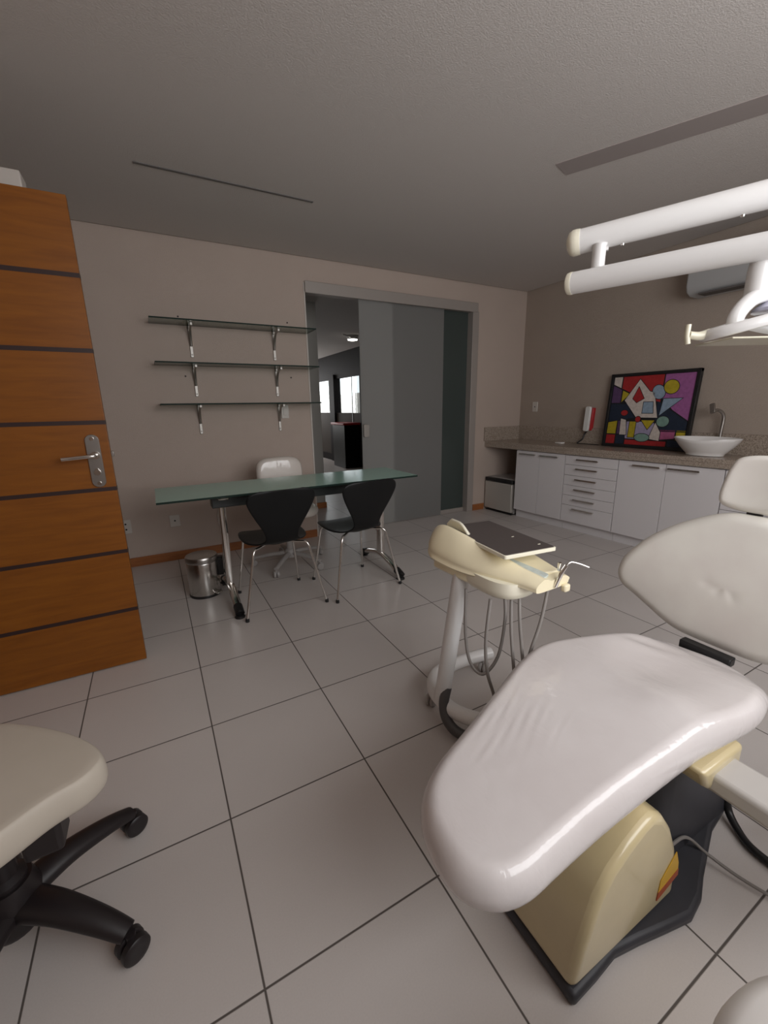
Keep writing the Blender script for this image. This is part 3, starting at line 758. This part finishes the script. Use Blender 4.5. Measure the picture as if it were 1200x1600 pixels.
patch('r', blob(.41, .385, .038, .045), 3)
patch('r', blob(.23, .47, .05, .045), 2)
finish('canvas', bm, cm, pt, smooth=False)
bm = B(); fwid = .022
for a in ((-.004, fwid, -.004, H_ + .004), (W_ - fwid, W_ + .004, -.004, H_ + .004), (-.004, W_ + .004, -.004, fwid), (-.004, W_ + .004, H_ - fwid, H_ + .004)): box(bm, *a, -.012, .028, mtx=q)
finish('frame', bm, M['black'], pt, bevel=.002)

# --- air conditioner high on the right wall
ac = thing('air_conditioner', 'white wall mounted air conditioner high on the right wall', 'air conditioner', (XR, 1.5, 2.1))
bm = B(); prof = [(XR, 2.37), (3.86, 2.37), (3.835, 2.35), (3.83, 2.13), (3.85, 2.085), (3.90, 2.06), (XR, 2.06)]
rings(bm, [[Vector((x, y, z)) for x, z in prof] for y in (1.12, 2.02)]); finish('casing', bm, M['acplastic'], ac, bevel=.012, segs=3)
bm = B(); box(bm, 3.845, 3.95, 1.16, 1.93, 2.055, 2.066); finish('outlet_flap', bm, M['cabdark'], ac, smooth=False)

# ------------------------------------------------------------------ dental chair
dc = thing('dental_chair', 'cream dental chair with plastic wrapped seat and beige base', 'dental chair', (1.0, .55, 0))
# floor plate
bm = B(); pl = [(.622, .343), (.70, .345), (.775, .350), (.849, .336), (.929, .318), (1.005, .302), (1.07, .312), (1.132, .336), (1.30, .39), (1.52, .42), (1.60, .50), (1.60, .62), (1.5, .70), (1.2, .74), (1.0, .80), (.85, .78), (.70, .735), (.622, .74)]
prism(bm, pl, 0, .035); finish('floor_plate', bm, M['slate'], dc, bevel=.012, segs=3, label='dark slate floor plate')
bm = B()
rings(bm, [rrect(1.02 + a, 1.48 - b_, .40, .70, .05) and [Vector((x, y, z)) for x, y in rrect(1.02 + a, 1.50 - b_, .40 + c, .70 - c, .05)] for z, a, b_, c in ((.03, 0, 0, 0), (.16, .03, .05, .02), (.30, .05, .10, .03), (.40, .06, .12, .03))])
finish('lift_column', bm, M['slate'], dc, label='dark lift column under the seat')
# beige cover over the motor
prof = [(.622, .036), (.645, .15), (.678, .255), (.715, .305), (.77, .342), (.82, .365), (.855, .372), (.90, .345), (.945, .285), (.985, .205), (1.006, .14), (1.014, .036)]
bm = B(); rings(bm, [[Vector((x, y, z)) for x, z in prof] for y in (.352, .70)]); cv = finish('base_cover', bm, M['beige'], dc, bevel=.018, segs=4, angle=60, label='glossy beige base cover')
bm = B(); prism(bm, [(.925, .075), (1.012, .10), (1.004, .145), (.985, .19), (.93, .135)], 0, .0015, mtx=Matrix.Translation((0, .3515, 0)) @ Matrix.Rotation(PI / 2, 4, 'X')); finish('warning_sticker', bm, M['sticker_y'], cv, smooth=False, label='yellow sticker')
bm = B(); prism(bm, [(.925, .075), (1.012, .10), (1.009, .122), (.927, .10)], 0, .0022, mtx=Matrix.Translation((0, .3515, 0)) @ Matrix.Rotation(PI / 2, 4, 'X')); finish('warning_sticker_band', bm, M['sticker_r'], cv, smooth=False, label='red brown band of the sticker')
# seat frame and bracket
bm = B(); prism(bm, rrect(.60, 1.30, .385, .72, .06), .375, .42); finish('seat_frame', bm, M['beige'], dc, bevel=.008)
bm = B(); prof = [(1.005, .42), (1.035, .365), (1.085, .325), (1.12, .322), (1.20, .345), (1.20, .42)]
rings(bm, [[Vector((x, y, z)) for x, z in prof] for y in (.335, .45)]); finish('side_bracket', bm, M['beige'], dc, bevel=.014, segs=3)
bm = B(); box(bm, 1.055, 1.165, -.02, .40, .345, .395); box(bm, 1.10, 1.53, -.02, .10, .345, .395); finish('unit_arm', bm, M['armshaded'], dc, bevel=.012, segs=3, label='white enamelled side arm')
# seat cushion
so = [(.994, .815), (1.141, .790), (1.298, .742), (1.375, .700), (1.415, .645), (1.432, .571), (1.440, .499), (1.425, .438), (1.394, .385), (1.35, .350), (1.246, .330), (1.105, .340), (.994, .350), (.796, .354), (.665, .354), (.54, .350), (.470, .347), (.425, .355), (.392, .372), (.366, .400), (.352, .435), (.352, .485), (.366, .54), (.402, .590), (.466, .630), (.568, .668), (.727, .730), (.87, .787)]
def seat_relief(x, y):
    z = .012 * math.exp(-((x - .75) / .35) ** 2) - .022 * math.exp(-(((x - 1.22) / .13) ** 2 + ((y - .56) / .13) ** 2))
    z += .012 * math.exp(-(((x - 1.05) / .10) ** 2 + ((y - .45) / .10) ** 2))
    # fine folds of the wrapping, running across the pad
    w = min(1, 1.6 * max(0., 1 - abs(x - .66) / .17) * max(0., 1 - abs(y - .60) / .11))
    z += .0011 * w * math.sin(230 * (y * .93 - x * .37) + 2.6 * math.sin(14 * x)) * max(0., .35 + 1.6 * noise.noise(Vector((x * 7 + y * 3, y * 36 - x * 14, 3.))))
    z -= .028 * min(max((x - 1.26) / .14, 0), 1) ** 1.5
    w2 = max(0., 1 - abs(x - 1.33) / .12) * max(0., 1 - abs(y - .66) / .12)
    z += .004 * w2 * math.sin(95 * (x * .8 + y * .4))
    return z
def seat_place(u, v, z): 
    return (u, v, .458 + z + .030 * min(max((u - .35) / .7, 0), 1) - .02)
bm = B(); pad(bm, so, .045, seat_place, seat_relief, n=220, rim=8, inner=40, rw=.036); finish('seat_cushion', bm, M['seatvinyl'], dc, angle=180)
# backrest
half = [(0, .455), (.05, .453), (.10, .437), (.15, .410), (.20, .377), (.25, .333), (.29, .285), (.325, .228), (.337, .18), (.333, .145), (.312, .115), (.27, .094), (.215, .066), (.165, .040), (.12, .024), (.06, .018)]
ol = half + [(-x, y) for x, y in reversed(half[1:])] + []
P0 = Vector((1.485, .55, .465)); AX = Vector((.09, 0, .45)).normalized(); NN = Vector((-AX.z, 0, AX.x))      # NN faces the seat
def back_place(u, v, z):
    p = P0 + Vector((0, 1, 0)) * u + AX * v + NN * (z - .035 + .28 * u * u * .6 + .02 * math.sin(min(max(v / .45, 0), 1) * PI))
    return p
def back_relief(u, v):
    z = .008 * math.exp(-((v - .2) / .12) ** 2)
    for cu, cv_ in ((.045, .215), (.015, .205), (-.025, .20)): z -= .0028 * math.exp(-(((u - cu) / .013) ** 2 + ((v - cv_) / .016) ** 2))
    return z
bm = B(); pad(bm, ol, .035, back_place, back_relief, n=160, rim=6, inner=20); finish('backrest', bm, M['backvinyl'], dc, angle=180)
bm = B(); box(bm, 1.437, 1.472, .475, .618, .464, .492); finish('hinge_bar', bm, M['black'], dc, bevel=.004, label='black hinge bar')
bm = B(); a = P0 + AX * .40 - NN * .03; b_ = P0 + AX * .62 - NN * .05
box(bm, -.006, .006, -.02, .02, 0, .24, mtx=Matrix.Translation(a - NN * .01) @ Matrix.Rotation(math.atan2(AX.x, AX.z), 4, 'Y')); finish('headrest_stem', bm, M['black'], dc, bevel=.002)
bm = B()
hol = [(-.088, .474), (-.05, .463), (0, .460), (.05, .463), (.088, .474), (.099, .500), (.097, .55), (.088, .60), (.072, .628), (.03, .640), (-.03, .640), (-.072, .628), (-.088, .60), (-.097, .55), (-.099, .500)]
def head_place(u, v, z): return P0 + Vector((0, 1, 0)) * u + AX * v + NN * (z - .045 + 1.2 * u * u)
pad(bm, hol, .034, head_place, None, n=100, rim=6, inner=10, rw=.02); finish('headrest', bm, M['backvinyl'], dc, angle=180)
# cable tray of the chair: two thin hoses lying on the tiles
bm = B(); tube(bm, [(1.00, .42, .12), (1.06, .40, .10), (1.16, .40, .07), (1.20, .36, .03), (1.22, .29, .016), (1.25, .20, .014), (1.30, .09, .014), (1.39, .07, .014)], .0045, seg=8); finish('cable', bm, M['hose'], dc, label='thin grey cable')
bm = B(); tube(bm, [(1.22, .40, .345), (1.38, .40, .18), (1.40, .40, .05), (1.37, .355, .016), (1.34, .30, .014), (1.34, .2, .014), (1.36, .13, .014), (1.39, .12, .014)], .011, seg=10); finish('supply_hose', bm, M['black'], dc, label='black supply hose')

# ------------------------------------------------------------------ lamp on its two arms
dl = thing('dental_light', 'white dental operating light on two tubular arms', 'dental lamp', (1.58, .14, 0))
A0, A1 = Vector((1.120, .890, 1.690)), Vector((1.58, .14, 1.746))
bm = B(); tube(bm, [A0, A1], .031, seg=32, smooth=0); ta = finish('upper_arm', bm, M['whiteenamel'], dl)
bm = B(); ad = (A1 - A0).normalized(); lathe(bm, [(.032, .004), (.033, -.004), (.033, -.014), (.028, -.024), (.016, -.030), (.004, -.032)], A0, seg=32, axis=ad); finish('end_cap', bm, M['ivory_pale'], ta, label='yellowed end cap')
for s in (.11, .36):
    bm = B(); p = A0 + ad * s + Vector((0, 0, -.031)); lathe(bm, [(.005, 0), (.004, -.004)], p, seg=10); finish('screw', bm, M['chrome'], ta)
L0, L1 = Vector((1.078, .868, 1.575)), Vector((1.262, .37, 1.575))
bm = B(); tube(bm, [L0, L1], .028, seg=32, smooth=0); la = finish('lower_arm', bm, M['whiteenamel'], dl)
bm = B(); ld = (L1 - L0).normalized(); lathe(bm, [(.0285, .003), (.029, -.003), (.027, -.010), (.02, -.014)], L0, seg=32, axis=ld); finish('end_cap', bm, M['ivory_pale'], la, label='yellowed end cap')
bm = B(); j = A0 + ad * .055; j2 = L0 + ld * .065
lathe(bm, [(.017, 1.585), (.017, 1.665), (.02, 1.67)], (j.x - .012, j.y - .008, 0), seg=24); box(bm, -.012, .022, -.006, .006, -.012, .006, mtx=Matrix.Translation((j.x, j.y, 1.668)) @ Matrix.Rotation(math.atan2(ad.y, ad.x), 4, 'Z')); finish('swivel_joint', bm, M['whiteenamel'], dl)
bm = B(); lathe(bm, [(.17, 0), (.17, .02), (.05, .035), (.035, .05), (.035, 1.70), (.04, 1.71), (.04, 1.80), (.03, 1.81)], (1.58, .14, 0), seg=40); finish('column', bm, M['whiteenamel'], dl)
# head: neck, yoke, dish, lens, guard frame, handle
C0 = Vector((1.238, .500, 0))
bm = B(); lathe(bm, [(.021, 1.468), (.023, 1.474), (.023, 1.535), (.021, 1.552)], C0, seg=28); box(bm, C0.x - .012, C0.x + .012, C0.y - .012, C0.y + .012, 1.54, 1.58); finish('neck', bm, M['whiteenamel'], dl)
H0 = Vector((1.262, .470, 1.425)); du = Vector((.85, -.50, 0)).normalized(); dv = Vector((.5, .85, 0)).normalized()     # long axis of the head
bm = B(); tube(bm, [H0 - du * .082 + Vector((0, 0, -.006)), H0 - du * .080 + Vector((0, 0, .012)), H0 - du * .068 + Vector((0, 0, .032)), H0 - du * .045 + Vector((0, 0, .050)), H0 + Vector((0, 0, .058)), H0 + du * .05 + Vector((0, 0, .050)), H0 + du * .085 + Vector((0, 0, .02))], .013, seg=12, flat=1.3); finish('yoke', bm, M['whiteenamel'], dl)
bm = B(); R = []
for s, h in [(.25, .028), (.6, .026), (.85, .016), (1., .0), (1., -.008), (.94, -.010)]:
    R.append([H0 + du * (.055 + .095 * s * math.cos(a)) + dv * .062 * s * math.sin(a) + Vector((0, 0, h * .8 + .026)) for a in [2 * PI * k / 48 for k in range(48)]])
rings(bm, R); finish('reflector_shell', bm, M['lens'], dl, label='bluish reflector')
bm = B(); ringp = [H0 + du * .140 * math.cos(a) + dv * .080 * math.sin(a) + Vector((0, 0, .008 - .036 * abs(math.cos(a)))) for a in [2 * PI * k / 40 for k in range(41)]]
tube(bm, ringp, .010, seg=10, smooth=2, flat=1.2); finish('guard_rim', bm, M['whiteenamel'], dl)
bm = B(); box(bm, -.125, .125, -.06, .06, -.044, -.040, mtx=Matrix.Translation(H0) @ Matrix.Rotation(math.atan2(du.y, du.x), 4, 'Z')); finish('splash_guard', bm, M['lampcream'], dl, bevel=.002, label='yellowed clear guard')
for sgn in (-1, 1):
    bm = B(); e = H0 + du * .135 * sgn + Vector((0, 0, -.024)); f = H0 + du * .180 * sgn + Vector((0, 0, -.026))
    tube(bm, [e, e.lerp(f, .5) + Vector((0, 0, -.004)), f], lambda s: .011 - .003 * s, seg=12)
    tube(bm, [f + Vector((0, 0, -.020)) , f + du * sgn * .004, f + Vector((0, 0, .022)) + du * sgn * .004], .006, seg=10); finish('grip', bm, M['lampcream'], dl, label='yellowed grip')

# ------------------------------------------------------------------ instrument cart
ct = thing('dental_cart', 'ivory dental instrument cart on a white tube stand', 'instrument cart', (1.0, 1.1, 0))
# stations along the console, far end first: (centre x, y, half width, bottom z, top z)
ST = [(1.292, .925, .730, .752, .945, .768, 1.04, .764), (1.28, .893, .710, .750, .925, .795, 1.085, .772), (1.23, .866, .693, .746, .918, .812, 1.112, .765), (1.15, .870, .685, .738, .922, .806, 1.125, .745),
      (1.07, .884, .682, .728, .938, .788, 1.13, .735), (.98, .912, .684, .720, .962, .764, 1.13, .728), (.90, .942, .690, .714, .984, .740, 1.128, .722), (.845, .962, .686, .712, .998, .730, 1.128, .722), (.815, .972, .684, .708, 1.004, .724, 1.126, .718)]
bm = B(); R = []
sA = spline([(a[0], a[1], a[2]) for a in ST], 4); sB = spline([(a[3], a[4], a[5]) for a in ST], 4); sC = spline([(a[6], a[7], 0) for a in ST], 4)
for a, b_, c in zip(sA, sB, sC):
    y, xl, zb = a; zm, xt, zt = b_; xr, zr, _ = c
    sec = [(xl + .012, y, zb), (xl - .004, y, (zb + zm) / 2), (xl, y, zm), (xl * .55 + xt * .45, y, zm * .42 + zt * .58), (xt, y, zt), (xt + .018, y, zt - .004), (xt + .04, y, zt * .35 + zr * .65 - .008), (xr - .03, y, zr), (xr, y, zr - .012), (xr, y, zb + .012), (xr - .02, y, zb)]
    R.append([Vector((p.x, p.y + .05 * (p.x - 1.0), p.z)) for p in spline(sec, 4, True)])
rings(bm, R); finish('console', bm, M['ivory'], ct, angle=50)
bm = B(); prism(bm, [(.884, 1.235), (.893, 1.06), (.93, 1.0), (1.09, 1.0), (1.10, 1.25), (.92, 1.265)], .648, .712); finish('console_base', bm, M['ivory'], ct, bevel=.010, segs=3)
bm = B(); R = []
for s, z in ((.45, .634), (.80, .637), (.95, .648), (1., .668), (1., .70)):
    R.append([Vector((.985 + .092 * s * math.copysign(abs(math.cos(a)) ** .7, math.cos(a)), 1.00 + .135 * s * math.copysign(abs(math.sin(a)) ** .7, math.sin(a)), z)) for a in [2 * PI * k / 40 for k in range(40)]])
rings(bm, R); finish('hose_pod', bm, M['ivory_pale'], ct, angle=60)
# raised lip at the far end
bm = B(); R = []
for t_ in range(13):
    a = t_ / 12; y = 1.275 - .165 * a
    hgt = .052 * (1 if a < .45 else math.cos((a - .45) / .55 * PI / 2) ** 1.3) * min(1, .55 + a * 3)
    x0_ = .972 - .010 * a
    R.append([Vector((x0_ + .012, y, .755)), Vector((x0_, y, .772 + hgt)), Vector((x0_ + .009, y, .776 + hgt)), Vector((x0_ + .05, y, .755))])
rings(bm, R); finish('raised_lip', bm, M['ivory_pale'], ct, bevel=.003, angle=60)
# instrument tray
q = Matrix.Translation((1.045, 1.075, .785)) @ Matrix.Rotation(math.radians(-6.2), 4, 'Z') @ Matrix.Rotation(math.radians(0), 4, 'X')
bm = B(); prism(bm, rrect(-.105, .105, -.185, .185, .008, 3), -.008, .005, mtx=q); tr = finish('tray', bm, M['ivory_pale'], ct, bevel=.002)
bm = B(); prism(bm, rrect(-.100, .100, -.180, .180, .006, 3), .005, .0065, mtx=q); tm = finish('tray_mat', bm, M['traydark'], tr, label='dark grey mat')
for x, y in ((.045, -.035), (.07, -.14)):
    bm = B(); box(bm, x - .005, x + .005, y - .002, y + .002, .0065, .0072, mtx=q); finish('worn_spot', bm, M['ivory_pale'], tr, smooth=False, label='pale worn spot')
bm = B(); lathe(bm, [(.02, .72), (.016, .74), (.016, .78)], (1.04, 1.09, 0), seg=20); finish('tray_post', bm, M['ivory'], ct)
# right end: ledge, control panel
bm = B(); q2 = Matrix.Translation((1.03, .90, .722)) @ Matrix.Rotation(math.radians(6), 4, 'X') @ Matrix.Rotation(math.radians(-8), 4, 'Z'); prism(bm, rrect(-.02, .085, -.045, .13, .012, 3), -.02, .010, mtx=q2); finish('ledge', bm, M['ivory'], ct, bevel=.004)
bm = B(); q3 = Matrix.Translation((1.012, .905, .7315)) @ Matrix.Rotation(math.radians(8), 4, 'X') @ Matrix.Rotation(math.radians(14), 4, 'Z'); prism(bm, rrect(-.022, .022, -.075, .075, .008, 3), -.006, .003, mtx=q3); finish('control_panel', bm, M['panelblue'], ct, bevel=.001, label='pale blue control panel')
bm = B(); tube(bm, [(1.055, .815, .69), (1.066, .806, .735), (1.08, .80, .762)], .0065, seg=10, smooth=3); tube(bm, [(1.08, .80, .76), (1.092, .795, .772), (1.114, .782, .767), (1.140, .765, .755)], .0026, seg=8); box(bm, 1.063, 1.075, .812, .82, .742, .768); finish('air_syringe', bm, M['chrome'], ct, label='metal air syringe')
bm = B(); box(bm, 1.088, 1.116, .803, .822, .664, .69); finish('syringe_holder', bm, M['ivory'], ct, bevel=.006)
# hoses
for pts in ([(.865, .90, .66), (.847, .893, .524), (.856, .889, .407), (.88, .876, .31), (.90, .90, .22)],
            [(.925, .90, .66), (.929, .896, .568), (.92, .909, .433), (.881, .934, .363), (.86, .977, .39), (.858, 1.005, .49), (.875, 1.03, .64)],
            [(.955, .90, .66), (.929, .867, .547), (.919, .836, .422), (.93, .83, .30)],
            [(.98, .89, .665), (.957, .86, .577), (.947, .825, .437), (.95, .81, .31)],
            [(1.062, .845, .69), (1.016, .827, .576), (.966, .822, .461), (.94, .82, .35)]):
    bm = B(); tube(bm, pts, .0055, seg=10, smooth=8); finish('hose', bm, M['hose'], ct)
# stand
bm = B(); tube(bm, [(.893, 1.18, .085), (.908, 1.145, .38), (.922, 1.11, .68)], .031, seg=28, smooth=4); finish('post', bm, M['whiteenamel'], ct)
bm = B(); tube(bm, [(1.30, 1.335, .085), (1.175, 1.350, .085), (1.03, 1.345, .085), (.955, 1.315, .085), (.905, 1.245, .085), (.893, 1.17, .085), (.905, 1.09, .085), (.96, 1.01, .085), (1.06, .955, .085), (1.28, .92, .085)], .029, seg=22, smooth=7); finish('base_tube', bm, M['whiteenamel'], ct)
for x, y in ((1.255, 1.33), (.905, 1.265), (.955, 1.01), (1.24, .925)):
    bm = B(); castor(bm, x, y, .4, .027, .016); lathe(bm, [(.012, .02), (.012, .06)], (x, y, 0), seg=14); finish('castor', bm, M['greyplastic'], ct)
bm = B(); tube(bm, [(.90, 1.155, .16), (.875, 1.14, .10), (.868, 1.10, .05), (.89, 1.04, .028), (.96, .97, .026), (1.05, .86, .026), (1.10, .79, .026)], .020, seg=14, smooth=8); finish('supply_hose', bm, M['darkhose'], ct, label='thick dark grey supply hose')

# ------------------------------------------------------------------ stools
st = thing('office_stool', 'swivel stool with cream seat and black star base at the left edge', 'stool', (-.44, 1.08, 0))
def stool_place(u, v, z): return (u, v, .470 + z)
sol = [(-.196, .955), (-.188, .985), (-.205, 1.03), (-.245, 1.085), (-.30, 1.14), (-.365, 1.195), (-.43, 1.235), (-.55, 1.25), (-.66, 1.20), (-.70, 1.08), (-.66, .93), (-.58, .83), (-.47, .80), (-.36, .845), (-.28, .90), (-.225, .925)]
bm = B(); pad(bm, sol, .034, stool_place, lambda x, y: .012 * math.exp(-(((x + .45) / .2) ** 2 + ((y - 1.05) / .2) ** 2)), n=140, rim=6, inner=12, rw=.011); finish('seat', bm, M['stoolvinyl'], st, angle=180)
bm = B(); box(bm, -.56, -.32, .96, 1.20, .425, .445); lathe(bm, [(.045, .10), (.042, .20), (.028, .21), (.028, .43)], (-.44, 1.08, 0), seg=24); finish('column', bm, M['stoolbase'], st)
bm = B(); lathe(bm, [(.05, .06), (.06, .08), (.062, .15), (.05, .19)], (-.44, 1.08, 0), seg=28); finish('hub', bm, M['stoolbase'], st)
bm = B(); box(bm, -.345, -.275, .925, 1.00, .355, .44); finish('tilt_bracket', bm, M['stoolbase'], st, bevel=.01)
for k in range(5):
    a = math.radians(-35 + 72 * k); e = Vector((math.cos(a), math.sin(a), 0)); c = Vector((-.44, 1.08, 0))
    bm = B(); tube(bm, [c + e * .03 + Vector((0, 0, .125)), c + e * .12 + Vector((0, 0, .125)), c + e * .22 + Vector((0, 0, .10)), c + e * .29 + Vector((0, 0, .072))], lambda s: .042 - .019 * s, seg=14, flat=.72); ar = finish('base_arm', bm, M['stoolbase'], st)
    p = c + e * .295; bm = B(); castor(bm, p.x, p.y, math.radians(-150), .031, .022); lathe(bm, [(.011, .03), (.011, .07)], p, seg=12); finish('castor', bm, M['stoolbase'], ar)

s2 = thing('round_stool', 'pale round stool seat cut off by the bottom right corner', 'stool', (.575, -.092, 0))
bm = B(); R = []
for r, z in ((.05, .425), (.18, .425), (.205, .435), (.215, .455), (.21, .478), (.19, .494), (.10, .50), (.02, .502)): R.append([Vector((.575 + r * math.cos(a), -.092 + r * math.sin(a), z)) for a in [2 * PI * k / 64 for k in range(64)]])
rings(bm, R); finish('seat', bm, M['stoolpale'], s2, angle=180)
bm = B(); lathe(bm, [(.035, .08), (.035, .25), (.025, .26), (.025, .43)], (.575, -.092, 0), seg=24); finish('column', bm, M['chrome'], s2)
for k in range(5):
    a = math.radians(20 + 72 * k); e = Vector((math.cos(a), math.sin(a), 0)); c = Vector((.575, -.092, 0))
    bm = B(); tube(bm, [c + e * .01 + Vector((0, 0, .10)), c + e * .12 + Vector((0, 0, .09)), c + e * .22 + Vector((0, 0, .065))], lambda s: .028 - .01 * s, seg=12); ar = finish('base_arm', bm, M['stoolbase'], s2)
    p = c + e * .22; bm = B(); castor(bm, p.x, p.y, a, .026, .02); finish('castor', bm, M['stoolbase'], ar)

# ------------------------------------------------------------------ daylight, and an added fill light for the far room
w = bpy.data.worlds.new('overcast'); scene.world = w; w.use_nodes = True
bg = w.node_tree.nodes['Background']; bg.inputs['Color'].default_value = (.86, .93, 1., 1); bg.inputs['Strength'].default_value = 1.5
def area(name, loc, rot, sx, sy, power, col):
    l = bpy.data.lights.new(name, 'AREA'); l.shape = 'RECTANGLE'; l.size = sx; l.size_y = sy; l.energy = power; l.color = col
    o = bpy.data.objects.new(name, l); link(o); o.location = loc; o.rotation_euler = rot
    return o
area('window_daylight', ((WX0 + WX1) / 2, YF - .02, (WZ0 + WZ1) / 2), (PI / 2, 0, 0), WX1 - WX0 - .1, WZ1 - WZ0 - .1, 39, (1., .97, .96))

area('far_room_fill', (2.88, 12.28, 1.55), (PI / 2, 0, PI), 1.7, 1.45, 38, (1., .97, .95))  # added lamp out of view, brightens the far room

vs = scene.view_settings
scene.display_settings.display_device = 'sRGB'
vs.view_transform = 'Standard'; vs.look = 'None'; vs.gamma = 1; vs.exposure = 0.; vs.use_curve_mapping = False
